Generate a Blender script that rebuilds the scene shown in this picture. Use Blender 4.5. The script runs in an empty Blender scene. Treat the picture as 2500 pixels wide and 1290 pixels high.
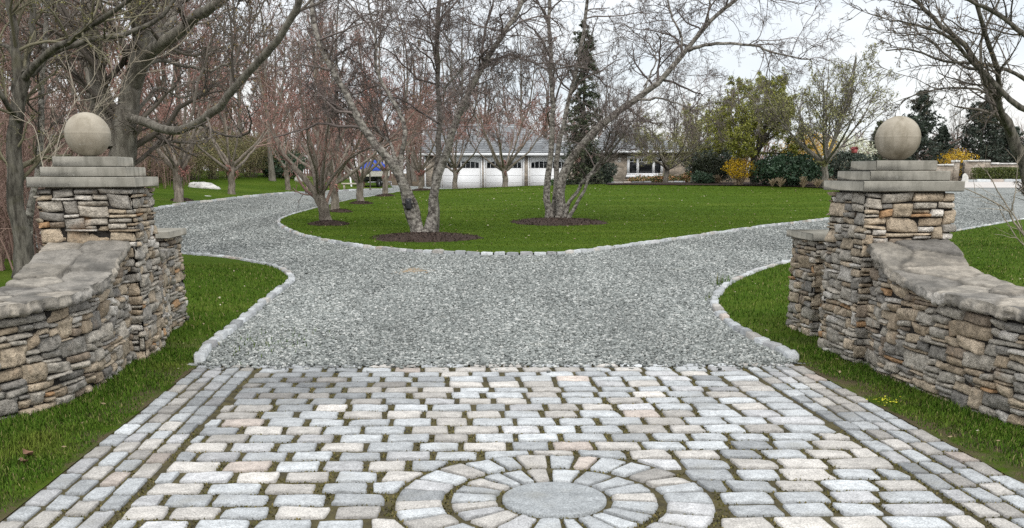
import bpy, math, random
import numpy as np
from mathutils import Vector
from mathutils.geometry import delaunay_2d_cdt

sc = bpy.context.scene
C = sc.collection
R = math.radians
# ------------------------------------------------------------------ camera, world, sun, exposure
CAM_H = 1.5
PITCH = R(13.5)
FPX, CX, CY = 2400.0, 1250.0, 1000.0
cd = bpy.data.cameras.new('camera')
cam = bpy.data.objects.new('camera', cd)
C.objects.link(cam)
cam.location = (0, 0, CAM_H)
cam.rotation_euler = (R(90) - PITCH, 0, 0)
cd.sensor_fit = 'HORIZONTAL'
cd.sensor_width = 36
cd.lens = 36 * FPX / 2500
cd.shift_y = (CY - 645) / 2500
cd.clip_start = 0.1
cd.clip_end = 3000
sc.camera = cam

SUN_EL, SUN_AZ = R(48), R(165)
w = bpy.data.worlds.new('World')
sc.world = w
w.use_nodes = True
nt = w.node_tree
nt.nodes.clear()
out = nt.nodes.new('ShaderNodeOutputWorld')
sky = nt.nodes.new('ShaderNodeTexSky')
sky.sky_type = 'NISHITA'
sky.sun_disc = False
sky.sun_elevation = SUN_EL
sky.sun_rotation = SUN_AZ
bg1 = nt.nodes.new('ShaderNodeBackground')
bg1.inputs[1].default_value = 0.13
nt.links.new(sky.outputs[0], bg1.inputs[0])
bg2 = nt.nodes.new('ShaderNodeBackground')
tc = nt.nodes.new('ShaderNodeTexCoord')
mp = nt.nodes.new('ShaderNodeMapping')
mp.inputs['Scale'].default_value = (1.6, 1.6, 5.0)
nt.links.new(tc.outputs['Generated'], mp.inputs[0])
nz = nt.nodes.new('ShaderNodeTexNoise')
nz.inputs['Scale'].default_value = 1.7
nz.inputs['Detail'].default_value = 5
nt.links.new(mp.outputs[0], nz.inputs[0])
cr = nt.nodes.new('ShaderNodeValToRGB')
cr.color_ramp.elements[0].position = 0.3
cr.color_ramp.elements[0].color = (0.68, 0.74, 0.81, 1)
cr.color_ramp.elements[1].position = 0.62
cr.color_ramp.elements[1].color = (0.90, 0.895, 0.885, 1)
nt.links.new(nz.outputs[0], cr.inputs[0])
nt.links.new(cr.outputs[0], bg2.inputs[0])
# an overcast dome is brighter overhead than at the horizon
sz = nt.nodes.new('ShaderNodeSeparateXYZ')
nt.links.new(tc.outputs['Generated'], sz.inputs[0])
mr = nt.nodes.new('ShaderNodeMapRange')
mr.inputs['From Min'].default_value = 0.12
mr.inputs['From Max'].default_value = 1.0
mr.inputs['To Min'].default_value = 1.0
mr.inputs['To Max'].default_value = 2.1
nt.links.new(sz.outputs[2], mr.inputs[0])
nt.links.new(mr.outputs[0], bg2.inputs[1])
mx = nt.nodes.new('ShaderNodeMixShader')
mx.inputs[0].default_value = 0.86
nt.links.new(bg1.outputs[0], mx.inputs[1])
nt.links.new(bg2.outputs[0], mx.inputs[2])
nt.links.new(mx.outputs[0], out.inputs[0])

sl = bpy.data.lights.new('sun', 'SUN')
sl.energy = 1.5
sl.angle = R(25)
sl.color = (1.0, 0.96, 0.9)
so = bpy.data.objects.new('sun', sl)
C.objects.link(so)
_d = Vector((math.sin(SUN_AZ) * math.cos(SUN_EL), math.cos(SUN_AZ) * math.cos(SUN_EL), math.sin(SUN_EL)))
so.rotation_euler = _d.to_track_quat('Z', 'Y').to_euler()
so.location = (0, 0, 60)
sc.view_settings.view_transform = 'Standard'
sc.view_settings.look = 'None'
sc.view_settings.exposure = 0.30
sc.view_settings.gamma = 1.0
sc.cycles.max_bounces = 5
sc.cycles.diffuse_bounces = 3
sc.cycles.glossy_bounces = 2
sc.cycles.transmission_bounces = 3
sc.cycles.use_denoising = False

# ------------------------------------------------------------------ projection helpers
FW = np.array([0, math.cos(PITCH), -math.sin(PITCH)])
UP = np.array([0, math.sin(PITCH), math.cos(PITCH)])
RT = np.array([1.0, 0, 0])
O3 = np.array([0, 0, CAM_H])


def at(px, py, D):
    d = RT * ((px - CX) / FPX) + UP * ((CY - py) / FPX) + FW
    return O3 + d * (D / d[1])


def flat(px, py):
    d = RT * ((px - CX) / FPX) + UP * ((CY - py) / FPX) + FW
    return O3 + d * (-CAM_H / d[2])


# terrain: thin-plate spline through surveyed points (picture point, distance)
_ctl = [(795, 550, 29), (817, 521, 36), (880, 501, 43.5), (940, 481, 51), (1030, 466, 58), (435, 492, 36), (565, 476, 44),
        (703, 469, 53), (380, 514, 33), (500, 496, 38), (620, 482, 44), (740, 473, 50), (860, 467, 56), (960, 464, 60),
        (600, 422, 66), (450, 436, 55), (330, 452, 46), (1035, 582, 24.2), (1363, 543, 31.5), (1560, 449, 62),
        (1730, 450, 60), (1840, 452, 58), (2012, 458, 52), (2035, 463, 50), (2035, 536, 34), (2340, 566, 27),
        (2500, 538, 33), (2400, 472, 46), (2400, 443, 60), (2500, 443, 60), (1250, 459, 52), (1450, 458, 52), (1700, 495, 42),
        (1250, 490, 43), (1050, 470, 52), (150, 560, 26)]
_P = [at(*c) for c in _ctl]
for yy in (-4, 2, 7, 12, 17):
    for xx in (-18, -9, 0, 9, 18):
        _P.append(np.array([xx, yy, 0.0]))
for xx, yy, zz in ((-12, 22, .1), (-32, 30, .5), (-40, 60, 1.3), (-30, 80, 1.6), (-10, 80, .9), (8, 72, .55), (20, 80, 1.0), (40, 80, 1.1), (46, 50, .9), (36, 24, .1),
                   (-4, 70, .5), (0, 72, .45), (4, 68, .5)):
    _P.append(np.array([xx, yy, zz]))
_P = np.array(_P)


def _phi(r2):
    return 0.5 * r2 * np.log(r2 + 1e-9)


_n = len(_P)
_A = np.zeros((_n + 3, _n + 3))
_dd = ((_P[:, None, :2] - _P[None, :, :2]) ** 2).sum(-1)
_A[:_n, :_n] = _phi(_dd) + np.eye(_n) * 12.0
_A[:_n, _n] = 1
_A[:_n, _n + 1:] = _P[:, :2]
_A[_n, :_n] = 1
_A[_n + 1:, :_n] = _P[:, :2].T
_w = np.linalg.solve(_A, np.concatenate([_P[:, 2], np.zeros(3)]))


def T(x, y):
    x = np.clip(np.asarray(x, float), -46, 46)
    y = np.clip(np.asarray(y, float), -4, 82)
    sh = x.shape
    q = np.stack([x.ravel(), y.ravel()], -1)
    o = np.empty(len(q))
    for i in range(0, len(q), 20000):
        b = q[i:i + 20000]
        r2 = ((b[:, None] - _P[None, :, :2]) ** 2).sum(-1)
        o[i:i + 20000] = _phi(r2) @ _w[:_n] + _w[_n] + b @ _w[_n + 1:]
    f = np.clip((q[:, 1] - 13) / 6, 0, 1)
    f = f * f * (3 - 2 * f)
    return (o * f).reshape(sh)


def Tz(x, y):
    return float(T(np.array([x]), np.array([y]))[0])


def gp(px, py, dmax=90):
    """point of the terrain seen at this picture point"""
    D = np.linspace(3, dmax, 900)
    d = RT * ((px - CX) / FPX) + UP * ((CY - py) / FPX) + FW
    p = O3[None] + d[None] * (D / d[1])[:, None]
    h = p[:, 2] - T(p[:, 0], p[:, 1])
    k = np.where(h < 0)[0]
    i = k[0] if len(k) else len(D) - 1
    return p[i]


def onground(px, D, dz=0.0):
    x = (px - CX) / FPX * (D * math.cos(PITCH) + 0.8 * math.sin(PITCH))
    return np.array([x, D, Tz(x, D) + dz])


# ------------------------------------------------------------------ noise
def _hash(i, j, k, seed):
    n = (i * 374761393 + j * 668265263 + k * 2147483647 + seed * 974634777) & 0xFFFFFFFF
    n = ((n ^ (n >> 13)) * 1274126177) & 0xFFFFFFFF
    n = (n ^ (n >> 16)) & 0xFFFF
    return n / 65535.0


def vnoise(p, scale=1.0, seed=0):
    p = np.asarray(p, float) * scale
    i = np.floor(p).astype(np.int64)
    f = p - i
    f = f * f * (3 - 2 * f)
    r = 0
    for a in (0, 1):
        for b in (0, 1):
            for c in (0, 1):
                wgt = (f[..., 0] if a else 1 - f[..., 0]) * (f[..., 1] if b else 1 - f[..., 1]) * (f[..., 2] if c else 1 - f[..., 2])
                r = r + wgt * _hash(i[..., 0] + a, i[..., 1] + b, i[..., 2] + c, seed)
    return r * 2 - 1


# ------------------------------------------------------------------ mesh helpers
def mk(name, V, F, mat, parent=None, base=None, tint=None, smooth=True, as_mesh=False):
    """one mesh object from vertex rows and quad / triangle index rows (a list of arrays is joined)"""
    V = np.asarray(V, float).reshape(-1, 3)
    if base is not None:
        V = V - np.asarray(base)
    Fs = F if isinstance(F, (list, tuple)) else [F]
    Fs = [np.asarray(f, np.int64) for f in Fs if len(f)]
    me = bpy.data.meshes.new(name)
    me.vertices.add(len(V))
    me.vertices.foreach_set('co', V.astype(np.float32).ravel())
    loops = np.concatenate([f.ravel() for f in Fs])
    tot = np.concatenate([np.full(len(f), f.shape[1], np.int64) for f in Fs])
    me.loops.add(len(loops))
    me.loops.foreach_set('vertex_index', loops.astype(np.int32))
    me.polygons.add(len(tot))
    me.polygons.foreach_set('loop_start', (np.cumsum(tot) - tot).astype(np.int32))
    try:
        me.polygons.foreach_set('loop_total', tot.astype(np.int32))
    except Exception:
        pass
    me.update(calc_edges=True)
    if smooth:
        me.polygons.foreach_set('use_smooth', np.ones(len(tot), bool))
    if tint is not None:
        a = me.attributes.new('tint', 'FLOAT_COLOR', 'POINT')
        t = np.ones((len(V), 4), np.float32)
        t[:, :3] = tint
        a.data.foreach_set('color', t.ravel())
    me.materials.append(mat)
    if as_mesh:
        return me
    o = bpy.data.objects.new(name, me)
    C.objects.link(o)
    if parent is not None:
        o.parent = parent
    return o


class MB:
    """collects pieces for one mesh"""
    def __init__(s):
        s.V, s.Q, s.T3, s.c, s.n = [], [], [], [], 0

    def add(s, V, Q=None, T3=None, tint=None):
        V = np.asarray(V, float).reshape(-1, 3)
        if Q is not None and len(Q):
            s.Q.append(np.asarray(Q) + s.n)
        if T3 is not None and len(T3):
            s.T3.append(np.asarray(T3) + s.n)
        s.V.append(V)
        if tint is not None:
            s.c.append(np.broadcast_to(np.asarray(tint, float), (len(V), 3)))
        s.n += len(V)

    def box(s, x0, x1, y0, y1, z0, z1, tint=None, bev=0.0):
        if bev > 0:
            v, q = [], []
            xs, ys, zs = (x0, x1), (y0, y1), (z0, z1)
            idx = {}
            for ix in (0, 1):
                for iy in (0, 1):
                    for iz in (0, 1):
                        c = (xs[ix], ys[iy], zs[iz])
                        sg = (1 - 2 * ix, 1 - 2 * iy, 1 - 2 * iz)
                        for ax in range(3):
                            p = [c[k] + (0 if k == ax else sg[k] * bev) for k in range(3)]
                            idx[(ix, iy, iz, ax)] = len(v)
                            v.append(p)
            t3 = [[idx[(a, b, c, 0)], idx[(a, b, c, 1)], idx[(a, b, c, 2)]] for a in (0, 1) for b in (0, 1) for c in (0, 1)]
            for a in (0, 1):
                q.append([idx[(a, 0, 0, 0)], idx[(a, 1, 0, 0)], idx[(a, 1, 1, 0)], idx[(a, 0, 1, 0)]])
                q.append([idx[(0, a, 0, 1)], idx[(1, a, 0, 1)], idx[(1, a, 1, 1)], idx[(0, a, 1, 1)]])
                q.append([idx[(0, 0, a, 2)], idx[(1, 0, a, 2)], idx[(1, 1, a, 2)], idx[(0, 1, a, 2)]])
                for b in (0, 1):
                    q.append([idx[(0, a, b, 1)], idx[(1, a, b, 1)], idx[(1, a, b, 2)], idx[(0, a, b, 2)]])
                    q.append([idx[(a, 0, b, 0)], idx[(a, 1, b, 0)], idx[(a, 1, b, 2)], idx[(a, 0, b, 2)]])
                    q.append([idx[(a, b, 0, 0)], idx[(a, b, 1, 0)], idx[(a, b, 1, 1)], idx[(a, b, 0, 1)]])
            s.add(v, q, t3, tint)
            return
        v = [(x, y, z) for x in (x0, x1) for y in (y0, y1) for z in (z0, z1)]
        s.add(v, [[0, 1, 3, 2], [4, 6, 7, 5], [0, 4, 5, 1], [2, 3, 7, 6], [0, 2, 6, 4], [1, 5, 7, 3]], None, tint)

    def build(s, name, mat, parent=None, base=None, smooth=True, xf=None, as_mesh=False):
        V = np.concatenate(s.V)
        if xf is not None:
            V = xf(V)
        F = ([np.concatenate(s.Q)] if s.Q else []) + ([np.concatenate(s.T3)] if s.T3 else [])
        return mk(name, V, F, mat, parent, base, np.concatenate(s.c) if s.c else None, smooth, as_mesh)


def norm(a):
    return a / np.maximum(np.linalg.norm(a, axis=-1, keepdims=True), 1e-9)


def tubes(P, Rd, sides):
    """P (N,K,3), Rd (N,K) -> V, Q"""
    N, K = P.shape[:2]
    tg = np.empty_like(P)
    tg[:, 1:-1] = P[:, 2:] - P[:, :-2]
    tg[:, 0] = P[:, 1] - P[:, 0]
    tg[:, -1] = P[:, -1] - P[:, -2]
    tg = norm(tg)
    m = norm(P[:, -1] - P[:, 0])
    ref = np.where(np.abs(m[:, 2:3]) > 0.8, np.array([[1.0, 0, 0]]), np.array([[0, 0, 1.0]]))[:, None, :]
    u = norm(np.cross(tg, np.broadcast_to(ref, tg.shape)))
    v = np.cross(tg, u)
    a = np.arange(sides) * 2 * math.pi / sides
    V = P[:, :, None, :] + Rd[:, :, None, None] * (np.cos(a)[None, None, :, None] * u[:, :, None, :] + np.sin(a)[None, None, :, None] * v[:, :, None, :])
    b = (np.arange(N) * K * sides)[:, None, None]
    k = (np.arange(K - 1) * sides)[None, :, None]
    s0 = np.arange(sides)[None, None, :]
    s1 = (s0 + 1) % sides
    Q = np.stack([b + k + s0, b + k + s1, b + k + sides + s1, b + k + sides + s0], -1).reshape(-1, 4)
    return V.reshape(-1, 3), Q


def resample(p, K):
    p = np.asarray(p, float)
    # smooth with catmull-rom then resample evenly
    q = []
    n = len(p)
    for i in range(n - 1):
        p0, p1, p2, p3 = p[max(i - 1, 0)], p[i], p[i + 1], p[min(i + 2, n - 1)]
        for t in np.linspace(0, 1, 8, endpoint=False):
            q.append(0.5 * ((2 * p1) + (-p0 + p2) * t + (2 * p0 - 5 * p1 + 4 * p2 - p3) * t * t + (-p0 + 3 * p1 - 3 * p2 + p3) * t ** 3))
    q.append(p[-1])
    q = np.array(q)
    s = np.concatenate([[0], np.cumsum(np.linalg.norm(np.diff(q, axis=0), axis=1))])
    u = np.linspace(0, s[-1], K)
    return np.stack([np.interp(u, s, q[:, k]) for k in range(q.shape[1])], -1)


def sprout(P, Rd, lv, rng):
    """grow children along parent polylines"""
    N, K = P.shape[:2]
    n = lv['n']
    t = rng.uniform(*lv.get('t', (0.2, 1.0)), (N, n)) * (K - 1)
    i = np.clip(t.astype(int), 0, K - 2)
    f = (t - i)[..., None]
    r = np.arange(N)[:, None]
    p = P[r, i] * (1 - f) + P[r, i + 1] * f
    tg = norm(P[r, i + 1] - P[r, i])
    rr = Rd[r, i] * (1 - f[..., 0]) + Rd[r, i + 1] * f[..., 0]
    if 'abs' in lv:
        L = rng.uniform(*lv['abs'], (N, n))
    else:
        pl = np.linalg.norm(np.diff(P, axis=1), axis=2).sum(1)[:, None]
        L = pl * rng.uniform(*lv['len'], (N, n)) * (1.15 - 0.55 * t / (K - 1))
    p, tg, rr, L = p.reshape(-1, 3), tg.reshape(-1, 3), rr.ravel(), L.ravel()
    M = len(p)
    a = rng.uniform(*[R(x) for x in lv.get('ang', (25, 55))], M)[:, None]
    ph = rng.uniform(0, 2 * math.pi, M)[:, None]
    ref = np.where(np.abs(tg[:, 2:3]) > 0.9, np.array([[1.0, 0, 0]]), np.array([[0, 0, 1.0]]))
    u = norm(np.cross(tg, ref))
    v = np.cross(tg, u)
    d = norm(np.cos(a) * tg + np.sin(a) * (np.cos(ph) * u + np.sin(ph) * v) + np.array([0, 0, lv.get('up', 0.0)]))
    k = lv.get('k', 5)
    Q = np.empty((M, k, 3))
    Q[:, 0] = p
    st = (L / (k - 1))[:, None]
    for j in range(1, k):
        d = norm(d + rng.normal(0, lv.get('wan', 0.15), (M, 3)) + np.array([0, 0, lv.get('trop', 0.0)]))
        Q[:, j] = Q[:, j - 1] + d * st
    r0 = np.maximum(np.minimum(rr * lv.get('rad', 0.55), L * 0.03 + 0.002), lv.get('rmin', 0.004))
    Q2 = r0[:, None] * np.linspace(1, lv.get('tip', 0.4), k)[None, :]
    return Q, np.maximum(Q2, lv.get('rmin', 0.004) * 0.6)


def quads_at(p, size, rng, aspect=0.55, flat=0.0, nrm=None):
    """leaf-sized quads at points"""
    M = len(p)
    d = norm(rng.normal(0, 1, (M, 3)))
    if nrm is not None:
        d = norm(d * (1 - flat) + nrm * flat * 2)
    e = norm(np.cross(d, norm(rng.normal(0, 1, (M, 3)))))
    g = np.cross(d, e)
    s = (np.asarray(size) * rng.uniform(0.6, 1.3, M))[:, None]
    V = np.stack([p - e * s * 0.5, p + g * s * aspect * 0.5, p + e * s * 0.5, p - g * s * aspect * 0.5], 1).reshape(-1, 3)
    return V, np.arange(M * 4).reshape(-1, 4)


def inside(pts, poly):
    x, y = pts[:, 0], pts[:, 1]
    poly = np.asarray(poly)
    r = np.zeros(len(pts), bool)
    j = len(poly) - 1
    for i in range(len(poly)):
        xi, yi, xj, yj = poly[i, 0], poly[i, 1], poly[j, 0], poly[j, 1]
        if yi != yj:
            r ^= ((yi > y) != (yj > y)) & (x < (xj - xi) * (y - yi) / (yj - yi) + xi)
        j = i
    return r


# ------------------------------------------------------------------ materials
def nodes(name, rough=0.85, spec=0.25):
    m = bpy.data.materials.new(name)
    m.use_nodes = True
    t = m.node_tree
    b = t.nodes['Principled BSDF']
    b.inputs['Roughness'].default_value = rough
    b.inputs['Specular IOR Level'].default_value = spec
    return m, t, b


def N(t, typ, **k):
    n = t.nodes.new(typ)
    for a, v in k.items():
        if a.startswith('i_'):
            key = a[2:]
            key = int(key) if key.isdigit() else key
            n.inputs[key].default_value = v
        else:
            setattr(n, a, v)
    return n


def noise(t, vec, scale, detail=4, rough=0.6):
    n = N(t, 'ShaderNodeTexNoise', i_Scale=scale, i_Detail=detail, i_Roughness=rough)
    if vec is not None:
        t.links.new(vec, n.inputs['Vector'])
    return n.outputs['Fac']


def ramp(t, fac, stops, interp='LINEAR'):
    n = N(t, 'ShaderNodeValToRGB')
    n.color_ramp.interpolation = interp
    e = n.color_ramp.elements
    while len(e) < len(stops):
        e.new(0.5)
    for i, (p, c) in enumerate(stops):
        e[i].position = p
        e[i].color = (*c, 1) if len(c) == 3 else c
    t.links.new(fac, n.inputs[0])
    return n.outputs[0]


def mix(t, fac, a, b, mode='MIX'):
    n = N(t, 'ShaderNodeMix', data_type='RGBA', blend_type=mode)
    for sock, v in ((n.inputs[0], fac), (n.inputs[6], a), (n.inputs[7], b)):
        if isinstance(v, (int, float)):
            sock.default_value = v
        elif isinstance(v, tuple):
            sock.default_value = (*v, 1) if len(v) == 3 else v
        else:
            t.links.new(v, sock)
    return n.outputs[2]


def bump(t, b, h, strength=0.4, dist=0.01):
    n = N(t, 'ShaderNodeBump', i_Strength=strength, i_Distance=dist)
    t.links.new(h, n.inputs['Height'])
    t.links.new(n.outputs[0], b.inputs['Normal'])


def pos(t, obj=False):
    if obj:
        return N(t, 'ShaderNodeTexCoord').outputs['Object']
    return N(t, 'ShaderNodeNewGeometry').outputs['Position']


def scaled(t, vec, s):
    n = N(t, 'ShaderNodeMapping')
    n.inputs['Scale'].default_value = s
    t.links.new(vec, n.inputs[0])
    return n.outputs[0]


def plain(name, col, rough=0.6, var=0.15, scale=8, spec=0.3, metal=0.0):
    m, t, b = nodes(name, rough, spec)
    p = pos(t, True)
    f = noise(t, p, scale, 5)
    c = ramp(t, f, [(0.25, tuple(x * (1 - var) for x in col)), (0.75, tuple(min(1, x * (1 + var)) for x in col))])
    t.links.new(c, b.inputs['Base Color'])
    b.inputs['Metallic'].default_value = metal
    return m


def tint_mat(name, v1=0.65, v2=1.3, s1=14, s2=90, bmp=0.5, bd=0.006, rough=0.9, stain=None, speck=0.0):
    m, t, b = nodes(name, rough, 0.2)
    p = pos(t)
    a = N(t, 'ShaderNodeAttribute', attribute_name='tint').outputs['Color']
    f = noise(t, p, s1, 6, 0.65)
    c = mix(t, 1.0, a, ramp(t, f, [(0.3, (v1,) * 3), (0.72, (v2,) * 3)]), 'MULTIPLY')
    g = noise(t, p, s2, 3, 0.7)
    c = mix(t, 1.0, c, ramp(t, g, [(0.3, (0.8 - speck,) * 3), (0.7, (1.18 + speck,) * 3)]), 'MULTIPLY')
    if stain:
        h = noise(t, p, stain[1], 4)
        c = mix(t, ramp(t, h, [(stain[2], (0, 0, 0)), (stain[2] + 0.15, (stain[3],) * 3)]), c, stain[0])
    t.links.new(c, b.inputs['Base Color'])
    hh = N(t, 'ShaderNodeMath', operation='ADD')
    t.links.new(f, hh.inputs[0])
    t.links.new(g, hh.inputs[1])
    bump(t, b, hh.outputs[0], bmp, bd)
    return m


M = {}
M['stone'] = tint_mat('ledge_stone', 0.55, 1.45, 20, 65, 1.0, 0.016, speck=0.1, stain=((0.30, 0.17, 0.08), 5.0, 0.6, 0.45))
M['coping'] = tint_mat('flag_stone', 0.6, 1.3, 11, 60, 0.9, 0.012, stain=((0.07, 0.068, 0.062), 3.5, 0.5, 0.6))
M['cobble'] = tint_mat('granite_sett', 0.72, 1.22, 14, 120, 0.7, 0.006, speck=0.22, stain=((0.16, 0.15, 0.12), 3.5, 0.55, 0.4))
M['kerb'] = tint_mat('granite_kerb', 0.72, 1.15, 9, 110, 0.5, 0.006, speck=0.1)


def concrete(name, a, b_, stain):
    m, t, b = nodes(name, 0.9, 0.2)
    p = pos(t)
    f = noise(t, p, 5, 7, 0.65)
    c = ramp(t, f, [(0.28, a), (0.7, b_)])
    st = noise(t, scaled(t, p, (11, 11, 2.5)), 1.0, 4)
    c = mix(t, ramp(t, st, [(0.48, (0, 0, 0)), (0.70, (0.7,) * 3)]), c, stain)
    sp_ = noise(t, p, 16, 3, 0.5)
    c = mix(t, ramp(t, sp_, [(0.66, (0, 0, 0)), (0.72, (0.35,) * 3)]), c, (0.46, 0.45, 0.40))
    g = noise(t, p, 140, 2)
    c = mix(t, 1.0, c, ramp(t, g, [(0.3, (0.88,) * 3), (0.7, (1.1,) * 3)]), 'MULTIPLY')
    t.links.new(c, b.inputs['Base Color'])
    bump(t, b, g, 0.25, 0.003)
    return m


M['cap'] = concrete('cast_concrete_cap', (0.18, 0.172, 0.145), (0.295, 0.28, 0.24), (0.11, 0.105, 0.085))
M['ball'] = concrete('cast_concrete_ball', (0.26, 0.228, 0.175), (0.42, 0.38, 0.31), (0.17, 0.145, 0.10))


def gravel_sheet():
    m, t, b = nodes('gravel_bed', 0.95, 0.15)
    p = pos(t)
    v = N(t, 'ShaderNodeTexVoronoi', i_Scale=34.0)
    t.links.new(p, v.inputs['Vector'])
    sx = N(t, 'ShaderNodeSeparateColor')
    t.links.new(v.outputs['Color'], sx.inputs[0])
    c = ramp(t, sx.outputs[0], [(0.0, (0.09, 0.096, 0.09)), (0.4, (0.195, 0.207, 0.197)), (0.8, (0.275, 0.288, 0.272)), (1.0, (0.46, 0.465, 0.44))])
    f = noise(t, scaled(t, p, (1, .16, 1)), 1.0, 3)
    c = mix(t, 1.0, c, ramp(t, f, [(0.3, (0.80,) * 3), (0.7, (1.18,) * 3)]), 'MULTIPLY')
    g = noise(t, p, 0.9, 3)
    c = mix(t, ramp(t, g, [(0.66, (0, 0, 0)), (0.8, (0.3,) * 3)]), c, (0.20, 0.19, 0.12))
    t.links.new(c, b.inputs['Base Color'])
    bump(t, b, v.outputs['Distance'], 1.0, 0.02)
    return m


M['gravel'] = gravel_sheet()


def island_mat(name, stops, rough=0.8, patch=None, spec=0.2, shade=None):
    m, t, b = nodes(name, rough, spec)
    r = N(t, 'ShaderNodeNewGeometry').outputs['Random Per Island']
    c = ramp(t, r, stops)
    p = pos(t)
    if patch:
        f = noise(t, scaled(t, p, (.5, 2.2, 1)) if name == 'lawn_blade' else p, patch[0], 4)
        c = mix(t, ramp(t, f, [(patch[2], (0, 0, 0)), (patch[3], (patch[4],) * 3)]), c, patch[1])
    if name == 'crushed_gravel':
        f3 = noise(t, scaled(t, p, (1.0, .16, 1)), 1.0, 3)
        c = mix(t, 1.0, c, ramp(t, f3, [(0.3, (0.80,) * 3), (0.7, (1.18,) * 3)]), 'MULTIPLY')
    f2 = noise(t, p, 60, 3)
    c = mix(t, 1.0, c, ramp(t, f2, [(0.3, (0.85,) * 3), (0.7, (1.12,) * 3)]), 'MULTIPLY')
    t.links.new(c, b.inputs['Base Color'])
    return m


M['pebble'] = island_mat('crushed_gravel', [(0, (0.10, 0.108, 0.102)), (0.25, (0.18, 0.193, 0.184)), (0.7, (0.28, 0.298, 0.284)), (1, (0.50, 0.505, 0.48))], 0.85, (0.9, (0.26, 0.24, 0.17), 0.64, 0.8, 0.35))
M['blade'] = island_mat('grass_blade', [(0, (0.0320, 0.0720, 0.0088)), (0.5, (0.0592, 0.1136, 0.0128)), (0.88, (0.0920, 0.1440, 0.0208)), (1, (0.23, 0.20, 0.09))], 0.95, (1.6, (0.14, 0.16, 0.03), 0.5, 0.75, 0.7), 0.04)
M['lawn_blade'] = island_mat('lawn_blade', [(0, (0.0461, 0.0864, 0.0079)), (0.5, (0.0605, 0.1066, 0.0101)), (1, (0.0778, 0.1296, 0.0144))], 0.95, (0.30, (0.125, 0.165, 0.026), 0.42, 0.72, 0.7), 0.04)


def lawn_sheet(name, soil=0.0):
    m, t, b = nodes(name, 0.95, 0.04)
    p = pos(t)
    f = noise(t, scaled(t, p, (0.35, 1.5, 1)), 0.55, 4)
    c = ramp(t, f, [(0.3, (0.0429, 0.0799, 0.0074)), (0.5, (0.0562, 0.0962, 0.0089)), (0.72, (0.0962, 0.1332, 0.0192))])
    h = noise(t, p, 45, 4, 0.75)
    c = mix(t, 1.0, c, ramp(t, h, [(0.25, (0.75,) * 3), (0.75, (1.2,) * 3)]), 'MULTIPLY')
    if soil:
        g = noise(t, p, 2.2, 5, 0.7)
        sp = N(t, 'ShaderNodeSeparateXYZ')
        t.links.new(p, sp.inputs[0])
        mr_ = N(t, 'ShaderNodeMapRange')
        mr_.inputs['From Min'].default_value, mr_.inputs['From Max'].default_value = 7.6, 9.2
        mr_.inputs['To Min'].default_value, mr_.inputs['To Max'].default_value = 1.0, 0.0
        t.links.new(sp.outputs[1], mr_.inputs[0])
        k_ = N(t, 'ShaderNodeMath', operation='MULTIPLY')
        rg_ = ramp(t, g, [(0.46, (soil,) * 3), (0.60, (0, 0, 0))])
        t.links.new(rg_, k_.inputs[0])
        t.links.new(mr_.outputs[0], k_.inputs[1])
        c = mix(t, k_.outputs[0], c, (0.105, 0.08, 0.052))
    t.links.new(c, b.inputs['Base Color'])
    bump(t, b, h, 0.8, 0.03)
    return m


M['lawn'] = lawn_sheet('lawn_turf')
M['verge'] = lawn_sheet('verge_turf', 0.9)


def soil_mat(name, a, b_, scale=26):
    m, t, b = nodes(name, 0.95, 0.1)
    p = pos(t)
    f = noise(t, p, scale, 6, 0.7)
    c = ramp(t, f, [(0.3, a), (0.7, b_)])
    t.links.new(c, b.inputs['Base Color'])
    bump(t, b, f, 0.9, 0.03)
    return m


M['mulch'] = soil_mat('bark_mulch', (0.022, 0.015, 0.012), (0.075, 0.053, 0.042))
M['joint'] = soil_mat('mossy_joint', (0.036, 0.032, 0.022), (0.105, 0.09, 0.042), 9)
M['earth'] = soil_mat('leaf_litter', (0.05, 0.04, 0.025), (0.15, 0.11, 0.07), 3)
M['moss'] = island_mat('joint_moss', [(0, (0.065, 0.065, 0.018)), (0.6, (0.125, 0.112, 0.035)), (1, (0.18, 0.145, 0.06))], 0.9)


def bark(name, dark, light, s=(9, 9, 2.2), lo=0.38, hi=0.62, lichen=None, hb=0.0):
    m, t, b = nodes(name, 0.95, 0.1)
    p = pos(t, True)
    f = noise(t, scaled(t, p, s), 1.6, 6, 0.7)
    c = ramp(t, f, [(lo, dark), (hi, light)])
    if lichen:
        g = noise(t, p, 3.0, 4)
        c = mix(t, ramp(t, g, [(0.55, (0, 0, 0)), (0.7, (0.6,) * 3)]), c, lichen)
    t.links.new(c, b.inputs['Base Color'])
    bump(t, b, f, 0.9, 0.03)
    return m


M['bark'] = bark('grey_bark', (0.10, 0.09, 0.075), (0.25, 0.23, 0.195))
M['dark_bark'] = bark('dark_bark', (0.04, 0.036, 0.03), (0.165, 0.152, 0.128), lichen=(0.115, 0.108, 0.07))
M['birch'] = bark('birch_bark', (0.06, 0.052, 0.045), (0.36, 0.335, 0.295), (6, 6, 8), 0.40, 0.62, (0.15, 0.145, 0.115))
M['birch_dark'] = bark('birch_dark_bark', (0.045, 0.04, 0.035), (0.17, 0.155, 0.135), (6, 6, 8), 0.40, 0.62, (0.12, 0.12, 0.085))
M['vase_bark'] = bark('smooth_bark', (0.12, 0.10, 0.08), (0.27, 0.235, 0.195))
M['pale_bark'] = bark('pale_bark', (0.19, 0.17, 0.13), (0.38, 0.34, 0.27))


def twig(name, a, b_):
    return island_mat(name, [(0, a), (1, b_)], 0.9, spec=0.1)


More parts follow.
